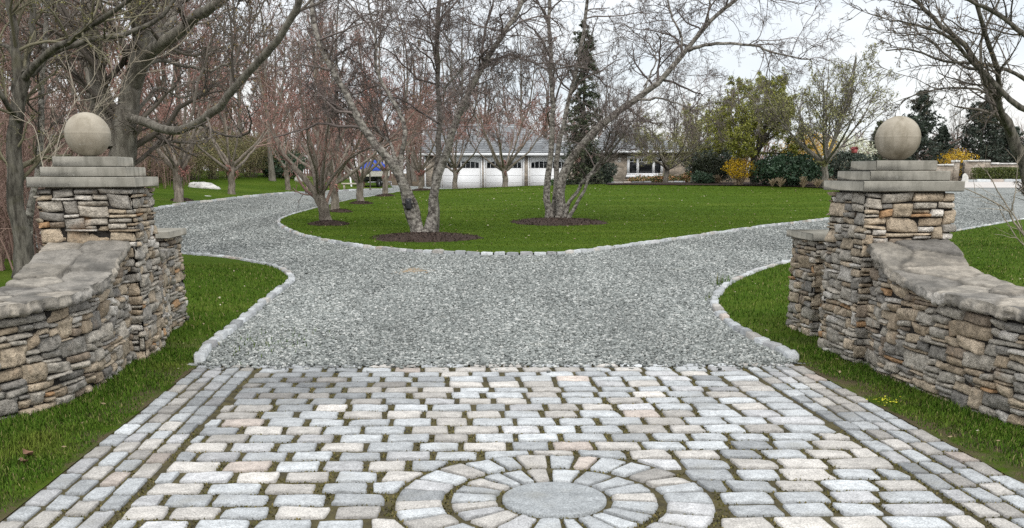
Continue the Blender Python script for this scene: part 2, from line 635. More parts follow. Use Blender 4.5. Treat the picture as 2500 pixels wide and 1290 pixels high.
M['twig'] = twig('grey_twig', (0.07, 0.06, 0.052), (0.19, 0.165, 0.14))
M['birch_twig'] = twig('birch_twig', (0.085, 0.07, 0.064), (0.21, 0.175, 0.16))
M['red_twig'] = twig('red_twig', (0.15, 0.095, 0.08), (0.37, 0.26, 0.215))
M['wood_twig'] = twig('wood_twig', (0.14, 0.088, 0.074), (0.35, 0.24, 0.20))
M['pale_twig'] = twig('pale_twig', (0.20, 0.17, 0.13), (0.40, 0.35, 0.28))
M['olive_twig'] = twig('olive_twig', (0.10, 0.09, 0.06), (0.23, 0.21, 0.145))


def leaf(name, stops, rough=0.55, spec=0.3):
    return island_mat(name, stops, rough, spec=spec)


M['bud_red'] = leaf('red_bud', [(0, (0.28, 0.10, 0.085)), (1, (0.48, 0.23, 0.19))])
M['bud_olive'] = leaf('olive_bud', [(0, (0.10, 0.095, 0.02)), (1, (0.20, 0.19, 0.05))])
M['bud_brown'] = leaf('brown_bud', [(0, (0.10, 0.07, 0.025)), (1, (0.20, 0.15, 0.06))])
M['spring'] = leaf('spring_leaf', [(0, (0.14, 0.155, 0.018)), (0.6, (0.24, 0.255, 0.035)), (1, (0.36, 0.36, 0.07))])
M['pale_leaf'] = leaf('pale_spring_leaf', [(0, (0.18, 0.185, 0.06)), (1, (0.35, 0.345, 0.13))])
M['rhodo'] = leaf('rhododendron_leaf', [(0, (0.025, 0.055, 0.028)), (0.7, (0.06, 0.11, 0.06)), (1, (0.13, 0.19, 0.12))], 0.4)
M['forsythia'] = leaf('forsythia_flower', [(0, (0.45, 0.27, 0.01)), (1, (0.72, 0.48, 0.02))])
M['white_flower'] = leaf('white_blossom', [(0, (0.32, 0.35, 0.20)), (1, (0.75, 0.75, 0.62))])
M['needle'] = leaf('conifer_needle', [(0, (0.022, 0.034, 0.024)), (1, (0.065, 0.085, 0.06))])
M['cedar'] = leaf('cedar_spray', [(0, (0.026, 0.04, 0.02)), (1, (0.085, 0.098, 0.05))])
M['boxleaf'] = leaf('box_leaf', [(0, (0.03, 0.05, 0.008)), (1, (0.11, 0.13, 0.025))])
M['groundcover'] = leaf('groundcover_leaf', [(0, (0.02, 0.06, 0.012)), (1, (0.06, 0.12, 0.025))])
M['tulip'] = leaf('flower_mix', [(0, (0.03, 0.07, 0.015)), (0.6, (0.08, 0.11, 0.03)), (0.8, (0.45, 0.18, 0.06)), (1, (0.6, 0.4, 0.3))])
M['hedge_leaf'] = leaf('hedge_bud', [(0, (0.12, 0.10, 0.05)), (0.7, (0.20, 0.17, 0.085)), (1, (0.22, 0.24, 0.07))])
M['straw'] = leaf('dry_stem', [(0, (0.20, 0.15, 0.09)), (1, (0.42, 0.33, 0.22))])
M['white'] = plain('white_paint', (0.80, 0.81, 0.82), 0.45, 0.02)
M['glass'] = plain('dark_glass', (0.012, 0.014, 0.016), 0.08, 0.3, 3, 0.5)
M['iron'] = plain('black_iron', (0.02, 0.02, 0.022), 0.5)
M['blue'] = plain('blue_canvas', (0.012, 0.05, 0.36), 0.6, 0.25, 3)
M['hull'] = plain('cream_gelcoat', (0.62, 0.60, 0.52), 0.3, 0.05)
M['black'] = plain('black_hull', (0.015, 0.015, 0.017), 0.3)
M['steel'] = plain('galvanised_steel', (0.42, 0.43, 0.44), 0.4, 0.15, 8, 0.5, 0.7)
M['rubber'] = plain('tyre_rubber', (0.02, 0.02, 0.02), 0.8)
M['red_paint'] = plain('red_paint', (0.40, 0.10, 0.10), 0.7)
M['boulder'] = plain('white_quartz', (0.52, 0.51, 0.48), 0.85, 0.4, 4)
M['timber'] = plain('weathered_timber', (0.40, 0.36, 0.29), 0.8, 0.3, 10)
M['curtain'] = plain('dull_interior', (0.02, 0.045, 0.05), 0.9)


def masonry(name):
    m, t, b = nodes(name, 0.92, 0.15)
    p = pos(t, True)
    v = N(t, 'ShaderNodeTexVoronoi', i_Scale=1.0)
    t.links.new(scaled(t, p, (2.2, 2.2, 4.6)), v.inputs['Vector'])
    v2 = N(t, 'ShaderNodeTexVoronoi', i_Scale=1.0, feature='DISTANCE_TO_EDGE')
    t.links.new(scaled(t, p, (2.2, 2.2, 4.6)), v2.inputs['Vector'])
    s = N(t, 'ShaderNodeSeparateColor')
    t.links.new(v.outputs['Color'], s.inputs[0])
    c = ramp(t, s.outputs[0], [(0, (0.22, 0.19, 0.15)), (0.35, (0.33, 0.285, 0.235)), (0.7, (0.38, 0.32, 0.255)), (1, (0.46, 0.42, 0.365))])
    f = noise(t, p, 9, 5)
    c = mix(t, 1.0, c, ramp(t, f, [(0.3, (0.75,) * 3), (0.7, (1.2,) * 3)]), 'MULTIPLY')
    c = mix(t, ramp(t, v2.outputs['Distance'], [(0.0, (0.6,) * 3), (0.06, (0, 0, 0))]), c, (0.12, 0.105, 0.09))
    t.links.new(c, b.inputs['Base Color'])
    bump(t, b, v2.outputs['Distance'], 0.6, 0.05)
    return m


M['masonry'] = masonry('house_masonry')


def slate(name):
    m, t, b = nodes(name, 0.7, 0.3)
    p = pos(t, True)
    br = N(t, 'ShaderNodeTexBrick', i_Scale=1.0)
    br.inputs['Brick Width'].default_value = 0.55
    br.inputs['Row Height'].default_value = 0.13
    br.inputs['Mortar Size'].default_value = 0.02
    br.inputs['Color1'].default_value = (0.19, 0.20, 0.205, 1)
    br.inputs['Color2'].default_value = (0.32, 0.33, 0.335, 1)
    br.inputs['Mortar'].default_value = (0.10, 0.105, 0.11, 1)
    # rows climb with height: use (x+y, z)
    sp = N(t, 'ShaderNodeSeparateXYZ')
    t.links.new(p, sp.inputs[0])
    ad = N(t, 'ShaderNodeMath', operation='ADD')
    t.links.new(sp.outputs[0], ad.inputs[0])
    t.links.new(sp.outputs[1], ad.inputs[1])
    cb = N(t, 'ShaderNodeCombineXYZ')
    t.links.new(ad.outputs[0], cb.inputs[0])
    t.links.new(sp.outputs[2], cb.inputs[1])
    t.links.new(cb.outputs[0], br.inputs['Vector'])
    f = noise(t, p, 3, 4)
    c = mix(t, 1.0, br.outputs['Color'], ramp(t, f, [(0.3, (0.8,) * 3), (0.7, (1.15,) * 3)]), 'MULTIPLY')
    t.links.new(c, b.inputs['Base Color'])
    bump(t, b, br.outputs['Fac'], -0.5, 0.02)
    return m


M['slate'] = slate('roof_slate')


# ------------------------------------------------------------------ object helpers
def tag(o, label=None, cat=None, group=None, kind=None):
    if label:
        o['label'] = label
    if cat:
        o['category'] = cat
    if group:
        o['group'] = group
    if kind:
        o['kind'] = kind
    return o


def thing(name, label, cat, loc=(0, 0, 0), rz=0.0, group=None):
    o = bpy.data.objects.new(name, None)
    C.objects.link(o)
    o.empty_display_size = 0.2
    o.location = tuple(float(x) for x in loc)
    o.rotation_euler = (0, 0, rz)
    return tag(o, label, cat, group)


def link(name, me, parent):
    o = bpy.data.objects.new(name, me)
    C.objects.link(o)
    o.parent = parent
    return o


# ================================================================== GROUND
def sheet(name, poly, dz, mat, step, near=None, kind='structure', dome=None):
    poly = np.asarray(poly, float)
    b = []
    for i in range(len(poly)):
        a, c = poly[i], poly[(i + 1) % len(poly)]
        n = max(1, int(np.linalg.norm(c - a) / step))
        for k in range(n):
            b.append(a + (c - a) * k / n)
    b = np.array(b)
    x0, y0 = poly.min(0)
    x1, y1 = poly.max(0)
    gx, gy = np.meshgrid(np.arange(x0, x1, step), np.arange(y0, y1, step))
    g = np.stack([gx.ravel(), gy.ravel()], -1) + (np.random.RandomState(3).rand(gx.size, 2) - 0.5) * step * 0.4
    g = g[inside(g, b)]
    d = np.full(len(g), 9.0)
    for i in range(0, len(g), 4000):
        d[i:i + 4000] = np.sqrt(((g[i:i + 4000, None] - b[None]) ** 2).sum(-1)).min(1)
    g = g[d > step * 0.4]
    pts = [Vector(p) for p in np.concatenate([b, g])]
    n = len(b)
    v, e, f, *_ = delaunay_2d_cdt(pts, [(i, (i + 1) % n) for i in range(n)], [], 1, 1e-5)
    v = np.array([(p[0], p[1]) for p in v])
    z = T(v[:, 0], v[:, 1]) + dz
    if dome is not None:
        z = z + dome(v)
    o = mk(name, np.column_stack([v, z]), np.array([list(q) for q in f if len(q) == 3]), mat)
    return tag(o, kind=kind)


# base ground to the horizon
_gx = np.concatenate([[-900, -400, -200, -110, -70], np.arange(-46, 47, 2.0), [70, 110, 200, 400, 900]])
_gy = np.concatenate([[-300, -100, -40, -15], np.arange(-4, 83, 2.0), [100, 140, 220, 500, 1200]])
_X, _Y = np.meshgrid(_gx, _gy)
_Z = T(_X, _Y) - 0.10
_nx, _ny = len(_gx), len(_gy)
_i = (np.arange(_ny - 1)[:, None] * _nx + np.arange(_nx - 1)[None]).ravel()
tag(mk('ground', np.column_stack([_X.ravel(), _Y.ravel(), _Z.ravel()]), np.stack([_i, _i + 1, _i + _nx + 1, _i + _nx], -1), M['earth']), kind='structure')


def curve2(px_pts, K):
    return resample([gp(*p)[:2] for p in px_pts], K)


ISL_FRONT = [(1030, 465), (960, 473), (900, 483), (830, 496), (760, 514), (705, 530), (680, 543), (690, 558), (740, 579), (830, 598), (930, 612), (1060, 621), (1200, 626),
             (1300, 626), (1400, 621), (1520, 606), (1640, 589), (1760, 571), (1880, 554), (2035, 535)]
isl_f = curve2(ISL_FRONT, 130)
isl = np.concatenate([isl_f, [[14.0, 37.5], [16.5, 41], [18, 45], [17.5, 49.5], [14, 52.5], [9, 55], [4, 56.5], [-1, 57], [-4, 58.5]]])
LB = [(300, 526), (380, 513), (500, 495), (620, 481), (740, 472), (860, 466), (960, 463)]
lb_f = curve2(LB, 60)
left_back = np.concatenate([lb_f, [[-8, 66], [-10, 72], [-20, 76], [-46, 76], [-46, 30], [-18, 29]]])
FL = [(380, 612), (450, 624), (540, 632), (620, 645), (680, 661), (708, 682), (702, 698), (655, 734), (600, 780), (540, 830), (500, 862), (484, 889)]
fl_f = curve2(FL, 60)
FR = [(2600, 522), (2500, 537), (2420, 552), (2330, 568), (2200, 592), (2080, 616), (1990, 632), (1925, 645), (1870, 660), (1800, 690), (1762, 718), (1747, 745), (1762, 775), (1802, 810), (1860, 843), (1915, 864), (1943, 884)]
fr_f = curve2(FR, 130)
# apron frame
A4, A1 = R(4.0), R(1.0)
VV = np.array([-math.sin(A4), math.cos(A4)])
UU = np.array([math.cos(A1), math.sin(A1)])
AL, AR, BF, BN = -1.98, 2.87, 7.83, 2.2


def ab(a, b):
    return np.asarray(a)[..., None] * UU + np.asarray(b)[..., None] * VV


front_left = np.concatenate([fl_f, [ab(AL, BF), ab(AL, BN), [-9, BN], [-16, 8], [-16, 15], [-9, 17.5]]])
front_right = np.concatenate([fr_f, [ab(AR, BF), ab(AR, BN), [9, BN], [20, 8], [30, 20], [32, 30], [25, 38]]])
gravel_poly = [ab(AL - 0.05, BF - .02), ab(AR + 0.05, BF - .02), [9, 10], [16, 14], [26, 22], [34, 34], [34, 47], [26, 55], [14, 60], [8, 68], [-6, 70], [-9.5, 66], [-14, 50], [-16, 38], [-12, 27], [-9, 20], [-8, 15], [-5, 10]]
sheet('gravel_driveway', gravel_poly, 0.0, M['gravel'], 1.0)
sheet('island_lawn', isl, 0.055, M['lawn'], 1.0)
sheet('back_lawn', left_back, 0.05, M['lawn'], 1.5)
_rise = lambda v: .028 * np.clip((v[:, 1] - 7.85) / .3, 0, 1)
sheet('verge_lawn', front_left, -0.002, M['verge'], 0.3, dome=_rise)
sheet('gate_lawn', front_right, -0.002, M['verge'], 0.4, dome=_rise)
# pale paved court at the far right
sheet('paved_court', [[22.0, 50.5], [34, 49], [46, 52], [46, 63], [30, 61], [22, 59.5]], 0.012, plain('pale_paving', (0.46, 0.43, 0.40), 0.9, 0.12, 1.5), 1.5)


# ------------------------------------------------------------------ setts, kerbs
S9 = np.array([-1, -.94, -.84, -.45, 0, .45, .84, .94, 1])
S7 = np.array([-1, -.92, -.72, 0, .72, .92, 1])


def pads(quads, top, depth, rng, su=S9, sv=S7, pn=12.0, jit=0.016, drop=0.0035, rough=0.0045, tilt=0.002):
    quads = np.asarray(quads, float)
    n = len(quads)
    a, b = np.meshgrid(su, sv, indexing='ij')
    a, b = a.ravel(), b.ravel()
    q = np.maximum(np.abs(a), np.abs(b))
    p = (np.abs(a) ** pn + np.abs(b) ** pn) ** (1 / pn)
    k = np.where(q > 0, q / np.maximum(p, 1e-9), 1)
    th = np.arctan2(b, a)
    jf = np.zeros((n, len(a)))
    for f in (2, 3, 5, 7):
        jf += rng.normal(0, jit / f ** 0.5, (n, 1)) * np.cos(f * th[None] + rng.uniform(0, 6.28, (n, 1)))
    g = k[None] * (1 + jf * q[None])
    aa = np.clip(a[None] * g, -1.03, 1.03)
    bb = np.clip(b[None] * g, -1.03, 1.03)
    s, t = (aa + 1) / 2, (bb + 1) / 2
    xy = (quads[:, None, 0] * ((1 - s) * (1 - t))[..., None] + quads[:, None, 1] * (s * (1 - t))[..., None]
          + quads[:, None, 2] * (s * t)[..., None] + quads[:, None, 3] * ((1 - s) * t)[..., None])
    z = np.broadcast_to(np.asarray(top, float).reshape(-1, 1), (n, len(a))).copy()
    z += rng.normal(0, tilt, (n, 1)) * a[None] + rng.normal(0, tilt, (n, 1)) * b[None] + rng.normal(0, tilt * .5, (n, 1))
    z -= drop * np.clip((q[None] - 0.6) / 0.35, 0, 1) ** 2
    z += rough * .45 * vnoise(np.dstack([xy, np.zeros(xy.shape[:2])]), 28, 5) + rough * .8 * vnoise(np.dstack([xy, np.zeros(xy.shape[:2])]), 70, 6)
    z = np.where(q[None] > 0.99, np.asarray(top, float).reshape(-1, 1) - depth, z)
    V = np.dstack([xy, z]).reshape(-1, 3)
    nu, nv = len(su), len(sv)
    i = (np.arange(nu - 1)[:, None] * nv + np.arange(nv - 1)[None]).ravel()
    f = np.stack([i, i + nv, i + nv + 1, i + 1], -1)
    Q = (f[None] + (np.arange(n) * nu * nv)[:, None, None]).reshape(-1, 4)
    # joint shade painted into the edge tint, plus soil caught along the stone edges
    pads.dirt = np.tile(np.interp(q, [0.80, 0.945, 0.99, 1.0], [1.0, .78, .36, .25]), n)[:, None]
    return V, Q, nu * nv


def sett_tint(n, rng, base=0.425, warm=0.3):
    c = np.empty((n, 3))
    v = rng.normal(base, 0.068, n)
    k = rng.rand(n)
    cool = np.array([0.965, 1.0, 1.012])
    warmc = np.array([1.05, 1.0, 0.925])
    pink = np.array([1.12, 0.98, 0.87])
    for i in range(n):
        t = warmc if k[i] < warm else (cool if k[i] < 0.85 else np.ones(3))
        if k[i] > 0.975:
            t = pink
        c[i] = v[i] * t
    return np.clip(c, 0.12, 0.75)


rng = np.random.RandomState(11)
RC = np.array([0.20, 4.42])
R_DISC, R1a, R1b, R2a, R2b, R_CUT = 0.247, 0.272, 0.495, 0.525, 0.755, 0.774
quads = []
nb, pw = 4, 0.122
# side border courses, stones laid lengthwise
for side in (0, 1):
    for c in range(nb):
        a0 = AL + c * pw + 0.010 if side == 0 else AR - (c + 1) * pw + 0.010
        a1 = a0 + pw - 0.020
        b = BN - rng.uniform(0, .2)
        while b < BF - 0.14:
            L = rng.uniform(0.19, 0.28)
            if b + L > BF - 0.2:
                L = BF - 0.13 - b
            j = rng.normal(0, 0.004, 4)
            quads.append(ab(np.array([a0 + j[0], a1 + j[1], a1 + j[1], a0 + j[0]]), np.array([b + .007, b + .007, b + L - .007, b + L - .007])))
            b += L
# far edge course
a = AL
while a < AR - 0.05:
    L = rng.uniform(0.18, 0.27)
    L = min(L, AR - a)
    quads.append(ab(np.array([a + .006, a + L - .006, a + L - .006, a + .006]), np.array([BF - .12, BF - .12, BF - .005, BF - .005])))
    a += L
# field, running bond, cut to the medallion
F0, F1 = AL + nb * pw + 0.02, AR - nb * pw - 0.02
b = BF - 0.135
row = 0
while b > BN:
    ph = rng.uniform(0.172, 0.196)
    b0, b1 = b - ph, b
    b -= ph
    row += 1
    Lm = 0.257
    a = F0 - (0 if row % 2 else Lm * .5) + rng.normal(0, .02)
    while a < F1 - 0.02:
        L = Lm * rng.uniform(.88, 1.12)
        s0, s1 = max(a, F0), a + L
        if F1 - s1 < .09:
            s1 = F1
        a = s1
        if s1 - s0 < .07:
            continue
        g, ge = rng.uniform(0.009, 0.017), rng.uniform(0.0085, 0.0130)
        x0, x1, y0, y1 = s0 + g, s1 - g, b0 + ge, b1 - ge
        j = rng.normal(0, 0.005, 8)
        qd = ab(np.array([x0 + j[0], x1 + j[1], x1 + j[2], x0 + j[3]]), np.array([y0 + j[4], y0 + j[5], y1 + j[6], y1 + j[7]]))
        dc = qd.mean(0) - RC
        if np.linalg.norm(dc) < R_CUT + .35:
            lat = abs(dc[0]) > abs(dc[1]) * .75
            for k_ in range(4):
                v_ = qd[k_] - RC
                if np.linalg.norm(v_) < R_CUT:
                    if lat:
                        v_[0] = math.copysign(math.sqrt(max(R_CUT ** 2 - v_[1] ** 2, 0)), dc[0])
                    else:
                        v_[1] = math.copysign(math.sqrt(max(R_CUT ** 2 - v_[0] ** 2, 0)), dc[1])
                    qd[k_] = RC + v_
            e1, e2 = qd[2] - qd[0], qd[3] - qd[1]
            area = (e1[0] * e2[1] - e1[1] * e2[0]) / 2
            o1, o2 = qd[1] - qd[0], qd[3] - qd[0]
            o3, o4 = qd[2] - qd[1], qd[3] - qd[2]
            crs = lambda p_, q_: p_[0] * q_[1] - p_[1] * q_[0]
            if area < .007 or min(crs(o1, o2), crs(o1, o3), crs(o3, o4), crs(o4, -o2)) < -.001 or np.linalg.norm(qd.mean(0) - RC) < R_CUT + .02:
                continue
        quads.append(qd)
quads = np.array(quads)
V, Q, npv = pads(quads, np.full(len(quads), 0.006), 0.035, rng)
tn = sett_tint(len(quads), rng)
# worn dark patch near the left gate
cq = quads.mean(1)
dk = np.exp(-(((cq - np.array([-1.55, 6.9])) / np.array([0.75, 0.7])) ** 2).sum(1))
tn *= (1 - 0.58 * dk)[:, None]
ac = cq @ np.array([math.cos(A4), math.sin(A4)])
tn *= np.where((ac < AL + nb * pw) | (ac > AR - nb * pw), .84, 1.0)[:, None]
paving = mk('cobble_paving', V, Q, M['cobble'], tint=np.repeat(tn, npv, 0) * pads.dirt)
tag(paving, kind='structure')
# ring setts of the medallion
rq = []
for (ra, rb, n) in ((R1a, R1b, 21), (R2a, R2b, 29)):
    e = np.cumsum(rng.uniform(0.8, 1.25, n))
    e = e / e[-1] * 2 * math.pi + rng.rand()
    for i in range(n):
        t0, t1 = e[i - 1] if i else e[-1] - 2 * math.pi, e[i]
        t0, t1 = t0 + 0.007 / ra, t1 - 0.007 / ra
        d0, d1 = np.array([math.cos(t0), math.sin(t0)]), np.array([math.cos(t1), math.sin(t1)])
        rq.append([RC + d0 * ra, RC + d1 * ra, RC + d1 * rb, RC + d0 * rb])
V, Q, npv = pads(rq, np.full(len(rq), 0.008), 0.035, rng, pn=16, jit=0.012)
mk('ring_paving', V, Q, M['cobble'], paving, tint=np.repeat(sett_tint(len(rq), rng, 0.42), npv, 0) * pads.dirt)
# round centre stone
mb = MB()
rr = np.array([0.0, 0.12, 0.22, 0.238, 0.246, 0.247])
zz = np.array([0.013, 0.013, 0.013, 0.012, 0.007, -0.03])
ns = 72
th = np.arange(ns) * 2 * math.pi / ns
V = np.concatenate([np.column_stack([RC[0] + r * np.cos(th), RC[1] + r * np.sin(th), np.full(ns, z)]) for r, z in zip(rr, zz)])
i = np.arange(ns)
Q = np.concatenate([np.stack([k * ns + i, k * ns + (i + 1) % ns, (k + 1) * ns + (i + 1) % ns, (k + 1) * ns + i], -1) for k in range(len(rr) - 1)])
mk('round_stone', V, Q, M['cobble'], paving, tint=np.array([0.29, 0.305, 0.31]))
# joint bed
c4 = ab(np.array([AL - .6, AR + .6, AR + .6, AL - .6]), np.array([BN, BN, BF + .02, BF + .02]))
mk('joint_bed', np.column_stack([c4, np.full(4, -0.008)]), np.array([[0, 1, 2, 3]]), M['joint'], paving)
# moss in the joints
npt = 60000
pa = rng.uniform(AL, AR, npt)
pb = BN + 1.3 + (BF - BN - 1.3) * rng.rand(npt) ** 1.4
pp = ab(pa, pb)
keep = vnoise(np.column_stack([pp, np.zeros(npt)]), 1.3, 9) + vnoise(np.column_stack([pp, np.zeros(npt)]), 6, 19) * .6 > -0.25 + 0.5 * np.clip((pp[:, 1] - 5.3) / 2, 0, 1)
pp = pp[keep]


def blades(P, h, wd, rng, bend=0.5):
    n = len(P)
    az = rng.uniform(0, 2 * math.pi, n)
    d = np.column_stack([np.cos(az), np.sin(az), np.zeros(n)])
    s = np.column_stack([-np.sin(az), np.cos(az), np.zeros(n)]) * (wd * rng.uniform(0.7, 1.3, n))[:, None] * 0.5
    hh = (h * rng.uniform(0.5, 1.25, n))[:, None]
    bd = (rng.uniform(0.1, 1.0, n) * bend)[:, None]
    z = np.array([[0, 0, 1.0]])
    m = P + z * hh * 0.55 + d * hh * bd * 0.25
    t = P + z * hh * (1 - 0.25 * bd) + d * hh * bd * 0.8
    V = np.stack([P - s, P + s, m - s * .8, m + s * .8, t - s * .12, t + s * .12], 1).reshape(-1, 3)
    k = np.arange(n)[:, None] * 6
    Q = np.concatenate([k + np.array([[0, 1, 3, 2]]), k + np.array([[2, 3, 5, 4]])])
    return V, Q


V, Q = blades(np.column_stack([pp, np.full(len(pp), -0.009)]), np.full(len(pp), 0.0125), np.full(len(pp), 0.010), rng, 1.0)
tag(mk('joint_moss', V, Q, M['moss']), 'olive moss growing in the joints of the cobbles', 'moss', kind='stuff')


def kerb(name, path, side, seed, wdt=0.095, top=0.062, Lr=(0.2, 0.3)):
    rg = np.random.RandomState(seed)
    path = np.asarray(path)
    s = np.concatenate([[0], np.cumsum(np.linalg.norm(np.diff(path, axis=0), axis=1))])
    e = [0]
    while e[-1] < s[-1]:
        e.append(e[-1] + rg.uniform(*Lr))
    e = np.array(e)
    pt = lambda u: np.stack([np.interp(u, s, path[:, 0]), np.interp(u, s, path[:, 1])], -1)
    tg = lambda u: norm(pt(u + .05) - pt(u - .05))
    nn = lambda u: np.stack([-tg(u)[:, 1], tg(u)[:, 0]], -1) * side
    u0, u1 = e[:-1] + .006, np.minimum(e[1:] - .006, s[-1])
    jj = rg.normal(0, .008, (2, len(u0), 1))
    p0, p1, n0, n1 = pt(u0), pt(u1), nn(u0), nn(u1)
    qd = np.stack([p0 - n0 * (.03 + jj[0]), p1 - n1 * (.03 + jj[0]), p1 + n1 * (wdt - .03 + jj[1]), p0 + n0 * (wdt - .03 + jj[1])], 1)
    cz = qd.mean(1)
    V, Q, k = pads(qd, T(cz[:, 0], cz[:, 1]) + top + rg.normal(0, .006, len(qd)), 0.16, rg, S7, S7, 9, 0.03, 0.010, 0.004, 0.004)
    return tag(mk(name, V, Q, M['kerb'], tint=np.repeat(sett_tint(len(qd), rg, 0.40, 0.15), k, 0)), kind='structure')


kerb('island_kerb', isl_f, 1, 1, top=0.072)
kerb('drive_kerb', lb_f, 1, 2, 0.13, 0.08, (0.5, 0.9))
kerb('verge_kerb', fl_f, 1, 3)
kerb('gate_kerb', fr_f, -1, 4)

# ------------------------------------------------------------------ loose gravel
rg = np.random.RandomState(5)


def gravel_pts(y0, y1, dens):
    A = (y1 - y0) * (16 + 2 * max(0, y1 - 20))
    n = int(A * dens)
    p = np.column_stack([rg.uniform(-8 - max(0, y1 - 20), 8 + max(0, y1 - 20), n), rg.uniform(y0, y1, n)])
    sx = p[:, 0] / p[:, 1]
    ok = (np.abs(sx) < 0.50) & ~inside(p, front_left) & ~inside(p, front_right) & ~inside(p, isl)
    q = (p @ np.array([UU[0], UU[1]]))
    b_ = (p[:, 1] - p[:, 0] * math.tan(A1)) / math.cos(A4)
    return p[ok & (b_ > BF - 0.01)]


gp1 = gravel_pts(7.6, 11, 2900)
gp2 = gravel_pts(11, 15, 1500)
gp3 = gravel_pts(15, 20, 850)
gp4 = gravel_pts(20, 46, 330)
gp4 = gp4[(~inside(gp4, left_back)) & (rg.rand(len(gp4)) < np.clip(1.1 - (gp4[:, 1] - 20) / 26, 0, 1))]
gpp = np.concatenate([gp1, gp2, gp3, gp4])
gs = np.concatenate([np.full(len(gp1), .0108), np.full(len(gp2), .0125), np.full(len(gp3), .0135), np.full(len(gp4), .015)])
# a spill of stray stones over the far cobbles
n = 900
sp = ab(rg.uniform(AL + .1, AR - .1, n), BF - rg.exponential(0.06, n))
gpp = np.concatenate([gpp, sp])
gs = np.concatenate([gs, np.full(n, .011)])
n = len(gpp)
cube = np.array([(x, y, z) for x in (-1, 1) for y in (-1, 1) for z in (-1, 1)], float)
cv = cube[None] * rg.uniform(0.55, 1.15, (n, 8, 3))
cv *= np.stack([rg.uniform(.7, 1.5, n), rg.uniform(.6, 1.1, n), rg.uniform(.4, .8, n)], -1)[:, None]
az = rg.uniform(0, 6.28, n)
tl = rg.normal(0, .45, n)
c, s = np.cos(tl), np.sin(tl)
y_, z_ = cv[..., 1] * c[:, None] - cv[..., 2] * s[:, None], cv[..., 1] * s[:, None] + cv[..., 2] * c[:, None]
cv[..., 1], cv[..., 2] = y_, z_
c, s = np.cos(az), np.sin(az)
x_, y_ = cv[..., 0] * c[:, None] - cv[..., 1] * s[:, None], cv[..., 0] * s[:, None] + cv[..., 1] * c[:, None]
cv[..., 0], cv[..., 1] = x_, y_
cv *= (gs * rg.uniform(.6, 1.35, n))[:, None, None]
cv += np.column_stack([gpp, T(gpp[:, 0], gpp[:, 1]) + 0.004 + rg.uniform(0, .012, n)])[:, None]
fc = np.array([[0, 1, 3, 2], [4, 6, 7, 5], [0, 4, 5, 1], [2, 3, 7, 6], [0, 2, 6, 4], [1, 5, 7, 3]])
tag(mk('loose_gravel', cv.reshape(-1, 3), (fc[None] + (np.arange(n) * 8)[:, None, None]).reshape(-1, 4), M['pebble'], smooth=False),
    'loose crushed grey gravel lying on the driveway', 'gravel', kind='stuff')

# ================================================================== STONE WALLS
PAL = [((0.25, 0.243, 0.228), 5), ((0.31, 0.297, 0.27), 7), ((0.36, 0.34, 0.305), 6), ((0.19, 0.186, 0.178), 2), ((0.335, 0.29, 0.228), 6), ((0.28, 0.235, 0.18), 3.5),
       ((0.33, 0.215, 0.125), .8), ((0.39, 0.335, 0.265), 5), ((0.45, 0.44, 0.42), 3), ((0.22, 0.185, 0.15), 2)]
PAL = [((c_[0] * 1.25, c_[1] * 1.19, c_[2] * 1.11), w_) for c_, w_ in PAL]
_pc = np.array([p[0] for p in PAL])
_pw = np.array([p[1] for p in PAL], float)
_pw /= _pw.sum()


class Path:
    """polyline with outward normals; corners keep mitred normals"""
    def __init__(s, pts, closed=False, sharp=False, flip=False):
        pts = np.asarray(pts, float)
        n = len(pts)
        P, Nn, cor = [], [], []
        segn = []
        m = n if closed else n - 1
        for i in range(m):
            d = norm(pts[(i + 1) % n] - pts[i])
            segn.append(np.array([d[1], -d[0]]) * (-1 if flip else 1))
        for i in range(n + (1 if closed else 0)):
            k = i % n
            a = segn[(i - 1) % m] if (closed or i > 0) else segn[0]
            b = segn[i % m] if (closed or i < n - 1) else segn[-1]
            mt = (a + b) / max(1e-6, 1 + a @ b)
            if sharp and (a @ b) < 0.9:
                db = norm(pts[k] - pts[(k - 1) % n]) * 1e-3
                df = norm(pts[(k + 1) % n] - pts[k]) * 1e-3
                if i > 0:
                    P.append(pts[k] - db); Nn.append(a)
                P.append(pts[k]); Nn.append(mt); cor.append(len(P) - 1)
                if i < n:
                    P.append(pts[k] + df); Nn.append(b)
            else:
                P.append(pts[k]); Nn.append(mt)
        s.P, s.N = np.array(P), np.array(Nn)
        s.s = np.concatenate([[0], np.cumsum(np.linalg.norm(np.diff(s.P, axis=0), axis=1))])
        s.L = s.s[-1]
        s.cor = s.s[cor] if cor else np.array([])

    def at(s, u, d):
        x = np.stack([np.interp(u, s.s, s.P[:, 0]), np.interp(u, s.s, s.P[:, 1])], -1)
        n = np.stack([np.interp(u, s.s, s.N[:, 0]), np.interp(u, s.s, s.N[:, 1])], -1)
        return x + n * np.asarray(d)[..., None]


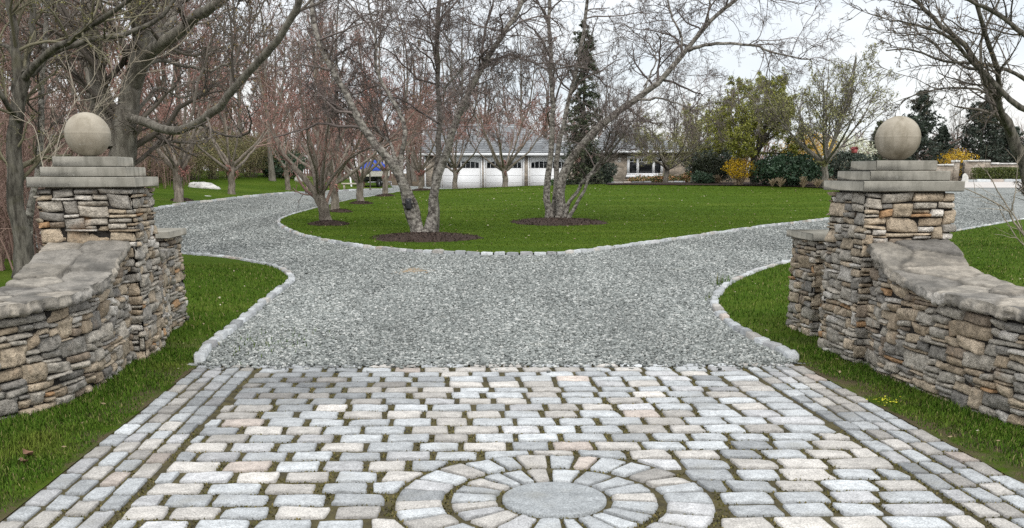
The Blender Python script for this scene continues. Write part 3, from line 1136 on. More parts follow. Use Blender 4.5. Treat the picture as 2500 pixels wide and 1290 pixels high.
def layout(L, H, rg, big=1.0):
    """dry-stone packing along a length L up to height H: lowest gap first"""
    seg = [[0.0, L, 0.0]]
    st = []
    guard = 0
    while guard < 6000:
        guard += 1
        k = min(range(len(seg)), key=lambda i: seg[i][2])
        u0, u1, t = seg[k]
        if t >= H - 0.012:
            break
        wv = u1 - u0
        lo = min([seg[i][2] for i in (k - 1, k + 1) if 0 <= i < len(seg)] + [9])
        x = rg.rand()
        h = rg.uniform(.020, .040) if x < .36 else (rg.uniform(.040, .072) if x < .82 else rg.uniform(.07, .125)) * big
        ww = rg.uniform(.10, .32) if h < .042 else rg.uniform(max(.09, h * 1.3), max(.2, h * 3.4))
        if wv < .075 and lo < 8:
            h, ww = max(lo - t, .012), wv
        elif wv - ww < .07:
            ww = wv
            if ww > .36:
                ww *= rg.uniform(.4, .6)
        for i in (k - 1, k + 1):
            if 0 <= i < len(seg) and abs(seg[i][2] - t - h) < .022:
                h = seg[i][2] - t
        if t + h > H - .022:
            h = H - t
        a = u0 if rg.rand() < .5 or ww >= wv - 1e-6 else u1 - ww
        st.append((a, a + ww, t, t + h))
        new = []
        if a - u0 > 1e-6:
            new.append([u0, a, t])
        new.append([a, a + ww, t + h])
        if u1 - (a + ww) > 1e-6:
            new.append([a + ww, u1, t])
        seg[k:k + 1] = new
        i = 0
        while i < len(seg) - 1:
            if abs(seg[i][2] - seg[i + 1][2]) < 1e-4:
                seg[i][1] = seg[i + 1][1]
                seg.pop(i + 1)
            else:
                i += 1
    return st


def stonework(name, path, Hf, Hmax, seed, parent, base, zf=None, big=1.0, res=0.020, prot=0.024):
    rg = np.random.RandomState(seed)
    mb = MB()
    for (u0, u1, v0, v1) in layout(path.L, Hmax, rg, big):
        uc = (u0 + u1) / 2
        Ht = float(Hf(uc))
        if v0 > Ht - .015:
            continue
        v1 = min(v1, max(Ht, v0 + .02))
        w_, h_ = u1 - u0, v1 - v0
        g = min(.003, w_ * .06, h_ * .08)
        n = max(3, int(w_ / res) + 2)
        m = max(3, int(h_ / res) + 2)
        uu = np.concatenate([[u0 + g, u0 + g + min(.004, w_ * .08)], np.linspace(u0 + .012, u1 - .012, n)[1:-1] if w_ > .05 else [uc], [u1 - g - min(.004, w_ * .08), u1 - g]])
        vv = np.concatenate([[v0 + g, v0 + g + min(.004, h_ * .1)], np.linspace(v0 + .010, v1 - .010, m)[1:-1] if h_ > .035 else [(v0 + v1) / 2], [v1 - g - min(.004, h_ * .1), v1 - g]])
        for cu in path.cor:
            if u0 + .012 < cu < u1 - .012:
                i = int(np.argmin(np.abs(uu[1:-1] - cu))) + 1
                uu[i] = cu
        n, m = len(uu), len(vv)
        s = np.linspace(-1, 1, n)
        t = np.linspace(-1, 1, m)
        S_, T_ = np.meshgrid(s, t, indexing='ij')
        U, W = np.meshgrid(uu, vv, indexing='ij')
        # uneven outline
        U = U + rg.normal(0, .006) * T_ * (np.abs(S_)) + rg.normal(0, .003) * S_
        W = W + rg.normal(0, min(.007, h_ * .09)) * S_ + rg.normal(0, min(.004, h_ * .05)) * (S_ ** 2)
        q3 = np.dstack([U, W, np.full_like(U, seed + uc * 7)])
        d = rg.uniform(0, prot) + rg.normal(0, .006) * S_ + rg.normal(0, .006) * T_
        # broken facets
        for _ in range(3):
            an = rg.uniform(0, 6.28)
            off = rg.uniform(-.2, .7)
            d = d - rg.uniform(.004, .026) * np.clip(S_ * math.cos(an) + T_ * math.sin(an) - off, 0, 1)
        d = d + .012 * (np.abs(vnoise(q3, 13, seed)) - .3) + .010 * (np.abs(vnoise(q3, 29, seed + 1)) - .3) + .005 * vnoise(q3, 55, seed + 2)
        ed = np.ones_like(d)
        ed[0], ed[-1], ed[:, 0], ed[:, -1] = 0, 0, 0, 0
        e2 = np.zeros_like(d)
        e2[1], e2[-2], e2[:, 1], e2[:, -2] = 1, 1, 1, 1
        d = d - .0015 * e2 * ed
        d = np.where(ed > 0, d, -.03)
        xy = path.at(np.clip(U, 0, path.L), d)
        z = W + (zf(xy) if zf is not None else 0)
        V = np.dstack([xy, z]).reshape(-1, 3)
        i = (np.arange(n - 1)[:, None] * m + np.arange(m - 1)[None]).ravel()
        col = _pc[rg.choice(len(_pc), p=_pw)] * rg.uniform(.86, 1.14)
        mb.add(V, np.stack([i, i + m, i + m + 1, i + 1], -1), None, col)
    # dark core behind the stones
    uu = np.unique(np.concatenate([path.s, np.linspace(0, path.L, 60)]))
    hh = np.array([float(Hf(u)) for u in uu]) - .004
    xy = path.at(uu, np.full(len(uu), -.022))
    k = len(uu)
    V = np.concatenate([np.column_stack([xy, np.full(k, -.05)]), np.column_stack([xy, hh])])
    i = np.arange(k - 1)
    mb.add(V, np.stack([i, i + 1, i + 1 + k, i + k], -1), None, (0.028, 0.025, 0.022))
    return mb.build(name, M['stone'], parent, base, smooth=False)


def slab(parent, base, cx, cy, ang, size, z0, z1, mat, name, bev=.006, sy=None, over=None):
    mb = MB()
    h = size / 2
    g = (sy or size) / 2
    # subdivided box so that edges chip slightly
    mb.box(-h, h, -g, g, z0, z1, bev=bev)
    c, s = math.cos(ang), math.sin(ang)

    def xf(V):
        V = V.copy()
        x = V[:, 0] * c - V[:, 1] * s + cx
        y = V[:, 0] * s + V[:, 1] * c + cy
        return np.column_stack([x, y, V[:, 2]])
    return mb.build(name, mat, parent, base, False, xf)


def pillar(corner, sgn, label, seed, ball_dx=0.0, H=1.385, ang=A4):
    """corner: the inner front corner; sgn -1 left gate pillar, +1 right"""
    S = 0.705
    ux = np.array([math.cos(ang), math.sin(ang)]) * sgn
    vv = np.array([-math.sin(ang), math.cos(ang)])
    c0 = np.array(corner)
    pts = [c0, c0 + ux * S, c0 + ux * S + vv * S, c0 + vv * S]
    cen = c0 + ux * S / 2 + vv * S / 2
    base = np.array([cen[0], cen[1], 0])
    t = thing('gate_pillar', label, 'gate pillar', base)
    if sgn < 0:
        pts = [pts[1], pts[0], pts[3], pts[2]]
    stonework('stonework', Path(pts, True, True), lambda u: H, H, seed, t, base)
    slab(t, base, cen[0], cen[1], ang, S - .1, H - .04, H + .009, M['cap'], 'bed_course')
    z = H + .01
    for sz, hh in ((0.80, .080), (0.64, .076), (0.49, .078)):
        slab(t, base, cen[0], cen[1], ang, sz, z, z + hh - .002, M['cap'], 'cap_slab')
        z += hh
    # ball finial with casting seam
    r = 0.172
    nu, nv = 64, 90
    la = np.linspace(-math.pi / 2 * .93, math.pi / 2, nv)
    lo = np.arange(nu) * 2 * math.pi / nu
    LA, LO = np.meshgrid(la, lo, indexing='ij')
    rad = r * (1 + .012 * np.exp(-((LA - .06) / .025) ** 2))
    V = np.dstack([cen[0] + ball_dx + rad * np.cos(LA) * np.cos(LO), cen[1] + rad * np.cos(LA) * np.sin(LO), z + r * .985 + rad * np.sin(LA)])
    V = V.reshape(-1, 3)
    V += .0012 * np.column_stack([vnoise(V, 25, 3), vnoise(V, 25, 4), vnoise(V, 25, 5)])
    i = np.arange(nu)
    Q = np.concatenate([np.stack([k * nu + i, k * nu + (i + 1) % nu, (k + 1) * nu + (i + 1) % nu, (k + 1) * nu + i], -1) for k in range(nv - 1)])
    mk('ball_finial', V, Q, M['ball'], t, base)
    return t, cen


pillar((-2.95, 7.80), -1, 'tall stone gate pillar with ball finial on the left, beside the big multi-stemmed tree', 21, -0.03, 1.385, R(7))
pillar((2.71, 7.70), 1, 'tall stone gate pillar with ball finial on the right, in front of the far court', 22, 0.02, 1.355)


def pier(corner, sgn, label, seed, S=0.56):
    ux = np.array([math.cos(A4), math.sin(A4)]) * sgn
    c0 = np.array(corner)
    pts = [c0, c0 + ux * S, c0 + ux * S + VV * S, c0 + VV * S]
    cen = c0 + ux * S / 2 + VV * S / 2
    base = np.array([cen[0], cen[1], 0])
    t = thing('stone_pier', label, 'pier', base)
    if sgn < 0:
        pts = [pts[1], pts[0], pts[3], pts[2]]
    stonework('stonework', Path(pts, True, True), lambda u: .90, .90, seed, t, base)
    slab(t, base, cen[0], cen[1], A4, S - .1, .86, .899, M['cap'], 'bed_course')
    slab(t, base, cen[0], cen[1], A4, S + .10, .902, .968, M['cap'], 'cap_slab')
    return t


pier((-3.28, 9.42), -1, 'low square stone pier with flat cap behind the left gate pillar', 31)
pier((2.77, 9.08), 1, 'low square stone pier with flat cap behind the right gate pillar', 32, 0.60)


def coping(parent, base, front, back, ztop, seed, thick=.072, over=.045):
    """rough flagstone coping draped along the wall: front/back (K,2), ztop (K,)"""
    rg = np.random.RandomState(seed)
    K, W = len(front), 46
    s = np.concatenate([[0], np.cumsum(np.linalg.norm(np.diff((front + back) / 2, axis=0), axis=1))])
    wv = norm(back - front)
    f2, b2 = front - wv * over, back + wv * over
    t = np.linspace(0, 1, W)
    wid = np.linalg.norm(b2 - f2, axis=1).mean()
    # irregular flag cells
    nc = max(3, int(s[-1] * wid / .10))
    cells = np.column_stack([rg.uniform(0, s[-1], nc), rg.uniform(0, wid, nc)])
    for _ in range(4):   # relax
        q = np.column_stack([rg.uniform(0, s[-1], 2500), rg.uniform(0, wid, 2500)])
        ow = ((q[:, None] - cells[None]) ** 2).sum(-1).argmin(1)
        for i in range(nc):
            if (ow == i).any():
                cells[i] = cells[i] * .4 + q[ow == i].mean(0) * .6
    SS, TT = np.meshgrid(s, t * wid, indexing='ij')
    wob = .02 * vnoise(np.dstack([SS, TT, SS * 0]), 9, 3)
    d2 = np.sqrt((((np.dstack([SS + wob, TT + wob]))[:, :, None] - cells[None, None]) ** 2).sum(-1))
    o = np.sort(d2, -1)
    who = d2.argmin(-1)
    edge = o[..., 1] - o[..., 0]
    col = _pc[[1, 0, 2, 1, 3, 1, 0, 2]][rg.randint(0, 8, nc)] * rg.uniform(.52, .84, (nc, 1))
    ct = col[who]
    groove = np.clip(1 - edge / .030, 0, 1)
    ct = ct * (1 - groove[..., None] * .6)
    xy = f2[:, None] * (1 - t)[None, :, None] + b2[:, None] * t[None, :, None]
    rag = vnoise(np.column_stack([s, s * 0, s * 0]), 7, seed) * .010 + vnoise(np.column_stack([s, s * 0, s * 0]), 31, seed + 1) * .012
    xy = xy - wv[:, None] * rag[:, None, None] * np.clip(1 - t * 5, 0, 1)[None, :, None]
    z = ztop[:, None] - .016 * groove + .005 * vnoise(np.dstack([SS, TT, SS * 0]), 8, seed + 5) + .005 * vnoise(np.dstack([SS, TT, SS * 0]), 25, seed + 6) + rg.normal(0, .008, nc)[who]
    z = z - .004 * np.clip(1 - t * 30, 0, 1)[None]
    mb = MB()
    V = np.dstack([xy, z]).reshape(-1, 3)
    i = (np.arange(K - 1)[:, None] * W + np.arange(W - 1)[None]).ravel()
    mb.add(V, np.stack([i, i + W, i + W + 1, i + 1], -1), None, ct.reshape(-1, 3))
    # rough-hewn edges front and back
    for (e, sg, j) in ((xy[:, 0], -1, 0), (xy[:, -1], 1, W - 1)):
        E = 7
        tt = np.linspace(0, 1, E)
        blk = np.floor(s / .34 + .3 * vnoise(np.column_stack([s, s * 0, s * 0]), 3, seed + 8))
        zz_ = z[:, j][:, None] - thick * tt[None] * (1 + .2 * _hash(blk.astype(np.int64), blk.astype(np.int64) * 0, blk.astype(np.int64) * 0, seed)[:, None])
        q = np.dstack([np.broadcast_to(s[:, None], zz_.shape), zz_, zz_ * 0])
        dd = (.008 * np.sin(tt * math.pi)[None] + .014 * vnoise(q, 16, seed + 2) + .016 * vnoise(q, 38, seed + 3)) * np.clip(tt * 4, 0, 1)[None] - .03 * np.clip(tt * 6 - 5, 0, 1)[None]
        gv = np.abs(s / .34 - np.round(s / .34)) * .34
        dd = dd - .02 * np.clip(1 - gv / .02, 0, 1)[:, None] * np.clip(tt * 4, 0, 1)[None]
        X = e[:, None] + (wv * sg)[:, None] * dd[..., None]
        V = np.dstack([X, zz_]).reshape(-1, 3)
        i = (np.arange(K - 1)[:, None] * E + np.arange(E - 1)[None]).ravel()
        cc = (_pc[[1, 2, 0, 8]][(blk.astype(int)) % 4])[:, None] * np.ones((1, E, 1)) * .85
        mb.add(V, np.stack([i, i + E, i + E + 1, i + 1], -1), None, cc.reshape(-1, 3))
    # underside
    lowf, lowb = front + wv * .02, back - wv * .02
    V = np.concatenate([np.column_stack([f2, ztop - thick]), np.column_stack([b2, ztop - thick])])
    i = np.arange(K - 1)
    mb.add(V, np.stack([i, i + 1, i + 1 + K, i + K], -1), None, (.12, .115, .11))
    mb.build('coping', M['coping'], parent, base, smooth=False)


def swept_wall(pts, thick, sgn, hs, label, seed):
    """curved wing wall: its inner face runs along pts away from the pillar; hs = [(s, top height)]"""
    fr = resample(pts, 240)
    d = np.gradient(fr, axis=0)
    nrm = norm(np.column_stack([d[:, 1], -d[:, 0]])) * sgn      # towards the inner face
    bk = fr - nrm * thick
    base = np.array([*((fr[0] + bk[0]) / 2), 0])
    t = thing('wing_wall', label, 'wall', base)
    s = np.concatenate([[0], np.cumsum(np.linalg.norm(np.diff(fr, axis=0), axis=1))])
    ht = np.interp(s, [a for a, _ in hs], [b for _, b in hs])
    k = np.ones(15) / 15
    ht = np.convolve(np.pad(ht, 7, mode='edge'), k, 'valid')
    stop = ht - .09
    # stone faces: inner face, far end, outer face
    pf = Path(fr, flip=(sgn < 0))
    pf2 = pf
    stonework('stonework', pf2, lambda u: np.interp(u, pf2.s, stop), stop.max(), seed, t, base, big=1.1, res=.018)
    pb = Path(bk, flip=(sgn > 0))
    stonework('rear_stonework', pb, lambda u: np.interp(u, pb.s, stop), stop.max(), seed + 1, t, base, res=.03)
    pe = Path([fr[-1], bk[-1]], flip=(sgn < 0))
    stonework('end_stonework', pe, lambda u: stop[-1], stop[-1], seed + 2, t, base, res=.03)
    coping(t, base, fr, bk, ht, seed)
    return t


HS = [(0, 1.0), (.15, .975), (.3, .935), (.45, .885), (.6, .835), (.75, .80), (.95, .77), (1.2, .745), (1.6, .735), (9, .735)]
swept_wall([(-3.05, 7.85), (-2.98, 7.3), (-2.93, 6.9), (-2.93, 6.5), (-2.98, 6.15), (-3.11, 5.8), (-3.34, 5.45), (-3.72, 5.13), (-4.25, 4.92), (-5.4, 4.82)], 0.52, -1, HS,
           'curved dry-stone wing wall with flagstone coping sweeping down from the left gate pillar', 41)
swept_wall([(2.81, 7.75), (2.79, 7.3), (2.83, 6.9), (2.88, 6.4), (2.97, 5.9), (3.11, 5.5), (3.38, 5.12), (3.85, 4.83), (4.5, 4.68), (5.6, 4.6)], 0.52, 1, HS,
           'curved dry-stone wing wall with flagstone coping sweeping down from the right gate pillar', 51)


def link_wall(p0, p1, sgn, label, seed):
    p0, p1 = np.array(p0), np.array(p1)
    d = norm(p1 - p0)
    n = np.array([d[1], -d[0]]) * (-sgn)
    fr = np.stack([p0 + (p1 - p0) * k for k in np.linspace(0, 1, 30)])
    bk = fr - n * .30
    base = np.array([*((p0 + p1) / 2), 0])
    t = thing('link_wall', label, 'wall', base)
    s = np.linspace(0, np.linalg.norm(p1 - p0), 30)
    ht = .82 + .16 * np.clip(1 - s / .45, 0, 1) ** 2
    pf = Path(fr, flip=(sgn > 0))
    stonework('stonework', pf, lambda u: np.interp(u, pf.s, ht - .06), .92, seed, t, base)
    coping(t, base, fr, bk, ht, seed, .07, .03)
    return t


link_wall((-3.06, 8.50), (-3.30, 9.46), -1, 'short low stone wall joining the left gate pillar to its pier', 61)
link_wall((2.83, 8.40), (2.86, 9.12), 1, 'short low stone wall joining the right gate pillar to its pier', 62)

# ================================================================== GRASS
rg = np.random.RandomState(8)


def scatter(poly, n, x0, x1, y0, y1):
    p = np.column_stack([rg.uniform(x0, x1, n), rg.uniform(y0, y1, n)])
    return p[inside(p, poly)]


def in_walls(p):
    a = (np.abs(p[:, 0]) > 3.12) & (p[:, 1] < 6.0) & (p[:, 1] > 4.5) & (np.abs(p[:, 0]) < 3.2)
    return a


gl = []
for poly, sx in ((front_left, -1), (front_right, 1)):
    p = scatter(poly, 90000, min(sx * 2.0, sx * 3.6), max(sx * 2.0, sx * 3.6), 3.2, 8.4)
    p3 = np.column_stack([p, np.zeros(len(p))])
    # distance from the paving edge
    a_ = (p @ np.array([math.cos(A4), math.sin(A4)]))
    dist = (AL - a_) if sx < 0 else (a_ - AR)
    dens = .42 + .8 * np.clip(dist / .40, 0, 1) + .55 * vnoise(p3, 2.0, 31) + .35 * vnoise(p3, 7, 32)
    k = rg.rand(len(p)) < dens
    p, dist = p[k], dist[k]
    h = .018 + .024 * np.clip(dist / .4, 0, 1) * (1 + .6 * vnoise(np.column_stack([p, p[:, 0] * 0]), 2.6, 33))
    gl.append((p, h, .0055))
    # lawn patch beyond the gate
    q = scatter(poly, 60000, min(sx * 1.2, sx * 8), max(sx * 1.2, sx * 8), 7.9, 16.5)
    q = q[np.abs(q[:, 0] / q[:, 1]) < .5]
    gl.append((q, np.full(len(q), .05), .008))
q = scatter(front_right, 60000, 4.5, 14, 9, 30)
q = q[(q[:, 0] / q[:, 1] > .36) & (q[:, 0] / q[:, 1] < .56)]
gl.append((q, np.full(len(q), .05), .012))
P2 = np.concatenate([g[0] for g in gl])
H2 = np.concatenate([g[1] for g in gl])
W2 = np.concatenate([np.full(len(g[0]), g[2]) for g in gl])
V, Q = blades(np.column_stack([P2, T(P2[:, 0], P2[:, 1]) + .015]), H2, W2, rg, .9)
tag(mk('verge_grass', V, Q, M['blade']), 'shaggy green grass along the stone walls and kerbs', 'grass', kind='stuff')
q = scatter(isl, 420000, -9, 18.5, 18.4, 58)
q = q[rg.rand(len(q)) < np.clip(1.25 - (q[:, 1] - 18) / 24, .22, 1)]
V, Q = blades(np.column_stack([q, T(q[:, 0], q[:, 1]) + .05]), np.full(len(q), .028), .009 + .0008 * (q[:, 1] - 18), rg, .9)
tag(mk('island_grass', V, Q, M['lawn_blade']), 'short mown green grass on the oval island lawn', 'grass', kind='stuff')


# ------------------------------------------------------------------ mulch beds
def bed(px, py, hw, hh, seed=0, dome=.085):
    c = gp(px, py)
    e1 = gp(px - hw, py)
    rx = abs(c[0] - e1[0])
    ry = (gp(px, py - hh)[1] - gp(px, py + hh)[1]) / 2
    ry = min(max(ry, rx * .5), rx * 1.3)
    rg = np.random.RandomState(seed + 7)
    nr, na = 9, 44
    V, T3 = [], []
    th = np.arange(na) * 2 * math.pi / na
    edge = 1 + .05 * np.cos(3 * th + seed) + .04 * np.cos(5 * th + 2 * seed) + rg.normal(0, .025, na)
    for r in np.linspace(0, 1, nr):
        x = c[0] + rx * r * edge * np.cos(th)
        y = c[1] + ry * r * edge * np.sin(th)
        z = T(x, y) + .055 + dome * (1 - r ** 2) - .045 * (r > .93) + .008 * (r > .3) * rg.normal(0, 1, na)
        V.append(np.column_stack([x, y, z]))
    V = np.concatenate(V)
    i = np.arange(na)
    Q = np.concatenate([np.stack([k * na + i, k * na + (i + 1) % na, (k + 1) * na + (i + 1) % na, (k + 1) * na + i], -1) for k in range(nr - 1)])
    tag(mk('mulch_bed', V + np.array([0, 0, .012]), Q, M['mulch']), kind='structure')
    n = int(900 * rx)
    r = np.sqrt(rg.rand(n))
    t = rg.uniform(0, 6.28, n)
    x, y = c[0] + rx * r * np.cos(t), c[1] + ry * r * np.sin(t)
    return np.column_stack([x, y, T(x, y) + .075 + dome * (1 - r ** 2)]), c


chips = []
BEDS = [(1040, 588, 138, 12), (1364, 548, 120, 14), (803, 553, 52, 5), (832, 522, 32, 4), (882, 501, 32, 3), (940, 482, 24, 3), (1030, 468, 26, 3), (445, 494, 40, 5)]
for i, bb in enumerate(BEDS):
    p, c = bed(*bb, seed=i)
    chips.append(p)
pts = np.concatenate(chips)
V, Q = quads_at(pts, np.full(len(pts), .06), np.random.RandomState(2), .4)
tag(mk('mulch_litter', V, Q, island_mat('mulch_chip', [(0, (.02, .014, .011)), (1, (.095, .068, .054))], .95)), 'dark brown bark mulch chips around the tree feet', 'mulch', kind='stuff')
# planting strip before the house
strip = [gp(1480, 455)[:2], gp(1640, 456)[:2], gp(1840, 458)[:2], gp(1960, 461)[:2], gp(2040, 466)[:2], [20.5, 55.5], [17, 64], [6.5, 65.2]]
sheet('planting_bed', strip, 0.10, M['mulch'], 1.0)
stp = [[5.5, 59], [9, 59.3], [12.5, 59.0]]


# ================================================================== TREES
def limb(px_pts, D, r0, r1):
    p = [at(q[0], q[1], D + (q[2] if len(q) > 2 else 0)) for q in px_pts]
    return (np.array(p), r0, r1)


def limb_arrays(limbs, K=14, wob=0.0, rg=None, taper=0.8):
    P = np.stack([resample(l[0], K) for l in limbs])
    if wob and rg is not None:
        n = rg.normal(0, 1, P.shape)
        n = (n + np.roll(n, 1, 1) + np.roll(n, -1, 1)) / 1.7
        n[:, 0] = 0
        P = P + n * wob
    t = np.linspace(0, 1, K)[None]
    r = np.stack([l[1] + (l[2] - l[1]) * (np.linspace(0, 1, K) ** taper) for l in limbs])
    return P, r


def tree_meshes(limbs, levels, mats, seed, base, buds=None, K=14, wob=0.02, flare=True, trunk_sides=9, sides=(6, 5, 4, 3, 3), keep=None):
    """-> dict part -> mesh (local to base); mats = (trunk, crown, bud)"""
    rg = np.random.RandomState(seed)
    P, Rd = limb_arrays(limbs, K, wob, rg)
    if flare:
        for i, l in enumerate(limbs):
            if len(l) > 3:
                Rd[i] *= 1 + .55 * np.exp(-np.linspace(0, 1, K) * 14)
    V, Q = tubes(P, Rd, trunk_sides)
    # bark ridges
    V = V + (V * 0 + 1) * 0
    n3 = vnoise(V, 5, seed)[:, None]
    cen = np.repeat(P.reshape(-1, 3), trunk_sides, 0)
    V = cen + (V - cen) * (1 + .10 * n3)
    out = {'trunk': mk('trunk', V, Q, mats[0], None, base, as_mesh=True)}
    mb = MB()
    cur, cr_ = P, Rd
    tips = None
    for li, lv in enumerate(levels):
        cur, cr_ = sprout(cur, cr_, lv, rg)
        if keep is not None:
            ok = keep(cur)
            cur, cr_ = cur[ok], cr_[ok]
        v, q = tubes(cur, cr_, sides[min(li, 4)])
        mb.add(v, q)
        tips = cur
    out['crown'] = mb.build('crown', mats[1], None, base, as_mesh=True)
    if buds:
        n, size, per = buds[:3]
        f = rg.uniform(.15, 1, (len(tips), per))
        k = tips.shape[1]
        i = np.clip((f * (k - 1)).astype(int), 0, k - 2)
        g = (f * (k - 1) - i)[..., None]
        r = np.arange(len(tips))[:, None]
        p = (tips[r, i] * (1 - g) + tips[r, i + 1] * g).reshape(-1, 3)
        p = p[rg.rand(len(p)) < n]
        p = p + rg.normal(0, size * .5, p.shape)
        v, q = quads_at(p, np.full(len(p), size), rg, buds[3] if len(buds) > 3 else .6)
        out['leaves'] = mk('leaves', v, q, mats[2], None, base, as_mesh=True)
    return out


def plant_tree(name, meshes, label, cat, loc, rz=0.0, sc_=1.0, group=None, names=None):
    t = thing(name, label, cat, loc, rz, group)
    t.scale = (sc_, sc_, sc_) if np.isscalar(sc_) else sc_
    for part, me in meshes.items():
        link(part, me, t)
    return t


# ---- two clumps of birch on the island
def birch(limbs, label, base, seed, levels):
    rg = np.random.RandomState(seed)
    t = thing('birch_tree', label, 'tree', base)
    P, Rd = limb_arrays(limbs, 22, .03, rg, .75)
    for i, l in enumerate(limbs):
        if len(l) > 3:
            Rd[i] *= 1 + .35 * np.exp(-np.linspace(0, 1, 22) * 16)
        V, Q = tubes(P[i:i + 1], Rd[i:i + 1], 10)
        cen = np.repeat(P[i], 10, 0)
        V = cen + (V - cen) * (1 + .12 * vnoise(V, 6, seed)[:, None])
        mk('stem', V, Q, M['birch_dark'] if len(l) > 4 else M['birch'], t, base)
    mb = MB()
    cur, cr_ = P, Rd
    for li, lv in enumerate(levels):
        cur, cr_ = sprout(cur, cr_, lv, rg)
        ok = cur[:, -1, 2] > 2.0
        cur, cr_ = cur[ok], cr_[ok]
        v, q = tubes(cur, cr_, (6, 4, 3, 3)[li])
        mb.add(v, q)
    mb.build('crown', M['birch_twig'], t, base)
    return t


BLV = [dict(n=15, abs=(1.0, 2.8), ang=(35, 75), k=9, wan=.22, up=.15, trop=-.02, rad=.45, rmin=.012, t=(.42, 1)),
       dict(n=9, len=(.28, .55), ang=(30, 70), k=6, wan=.25, trop=-.05, rad=.55, rmin=.007, t=(.15, 1)),
       dict(n=7, len=(.3, .6), ang=(25, 65), k=5, wan=.28, trop=-.06, rad=.6, rmin=.005),
       dict(n=4, len=(.3, .6), ang=(25, 65), k=4, wan=.3, trop=-.07, rad=.7, rmin=.004)]
b0 = gp(1042, 578)
D1 = b0[1]
LB1 = [limb([(1022, 580), (1002, 520), (985, 460), (945, 396), (890, 318), (848, 240), (802, 160), (765, 70), (748, -60)], D1, .15, .045) + (1,),
       limb([(985, 470, .1), (986, 400, .2), (987, 320, .3), (958, 235, .6), (922, 165, .9), (916, 90, 1.2), (890, -20, 1.5)], D1, .075, .025),
       limb([(1034, 580, .3), (1015, 505, .4), (990, 440, .7), (962, 372, 1), (925, 310, 1.5), (900, 230, 2)], D1, .07, .022) + (1,),
       limb([(1046, 580), (1056, 500), (1072, 425), (1096, 345), (1128, 265), (1180, 170), (1240, 75), (1300, -50)], D1, .135, .045) + (1,),
       limb([(1060, 578, .4), (1066, 450, .6), (1066, 350, .8), (1072, 250, 1), (1069, 100, 1.2), (1072, -70, 1.4)], D1, .085, .05) + (1, 1),
       limb([(1120, 285), (1150, 247), (1165, 290, -.5), (1172, 350, -.8)], D1, .035, .012),
       limb([(1068, 240, 1), (1120, 180, .4), (1160, 140, 0), (1200, 150, -.5)], D1, .03, .012)]
birch(LB1, 'pale many-stemmed birch at the front of the island, trail camera on its leaning stem', b0, 101, BLV)
b1 = gp(1362, 541)
D2 = b1[1]
LB2 = [limb([(1340, 542), (1340, 430), (1346, 330), (1346, 200), (1342, 60), (1340, -70)], D2, .115, .05) + (1,),
       limb([(1352, 542, .3), (1358, 425, .4), (1368, 330, .5), (1388, 240, .6), (1422, 120, .8), (1436, 0, 1), (1440, -70, 1)], D2, .105, .05) + (1,),
       limb([(1366, 542), (1372, 480), (1385, 420), (1430, 348), (1490, 290), (1550, 245), (1610, 195), (1670, 130), (1730, 62), (1795, 0), (1850, -50)], D2, .165, .05) + (1,),
       limb([(1376, 542, -.2), (1408, 470, -.3), (1450, 410, -.5), (1492, 350, -.8), (1512, 300, -1)], D2, .075, .03) + (1,),
       limb([(1384, 542, -.4), (1425, 462, -.5), (1470, 400, -.8), (1512, 342, -1.2), (1540, 300, -1.5)], D2, .065, .025) + (1,),
       limb([(1680, 125), (1740, 103, -.3), (1830, 112, -.6), (1900, 132, -1), (1985, 146, -1.4)], D2, .06, .018),
       limb([(1540, 252), (1600, 240, -.6), (1650, 250, -1), (1700, 278, -1.5)], D2, .045, .015),
       limb([(1665, 138), (1665, 90, .5), (1640, 40, 1), (1620, -60, 1.5)], D2, .05, .02),
       limb([(1710, 85), (1730, 30, .3), (1745, -40, .6)], D2, .045, .02),
       limb([(1560, 238), (1590, 180, .5), (1605, 140, 1), (1560, 90, 1.6), (1520, 60, 2)], D2, .035, .012)]
birch(LB2, 'pale many-stemmed birch in a round mulch ring, one stem arching far right', b1, 102,
      [dict(BLV[0], n=15, abs=(.9, 2.6)), dict(BLV[1], n=8), dict(BLV[2], n=6), dict(BLV[3], n=3)])
# trail camera on the birch stem
tb = at(997, 498, D1 - .16)
t = thing('trail_camera', 'small dark trail camera strapped to the leaning birch stem', 'camera', tb)
mb = MB(); mb.box(-.075, .075, -.05, .06, -.13, .13, bev=.02); mb.build('housing', M['iron'], t)
mb = MB(); mb.box(-.035, .035, -.058, -.051, .03, .09, bev=.002); mb.build('lens_window', M['glass'], t)
mb = MB(); mb.box(-.15, .16, -.045, .05, -.02, .02, bev=.004); mb.build('strap', M['rubber'], t)


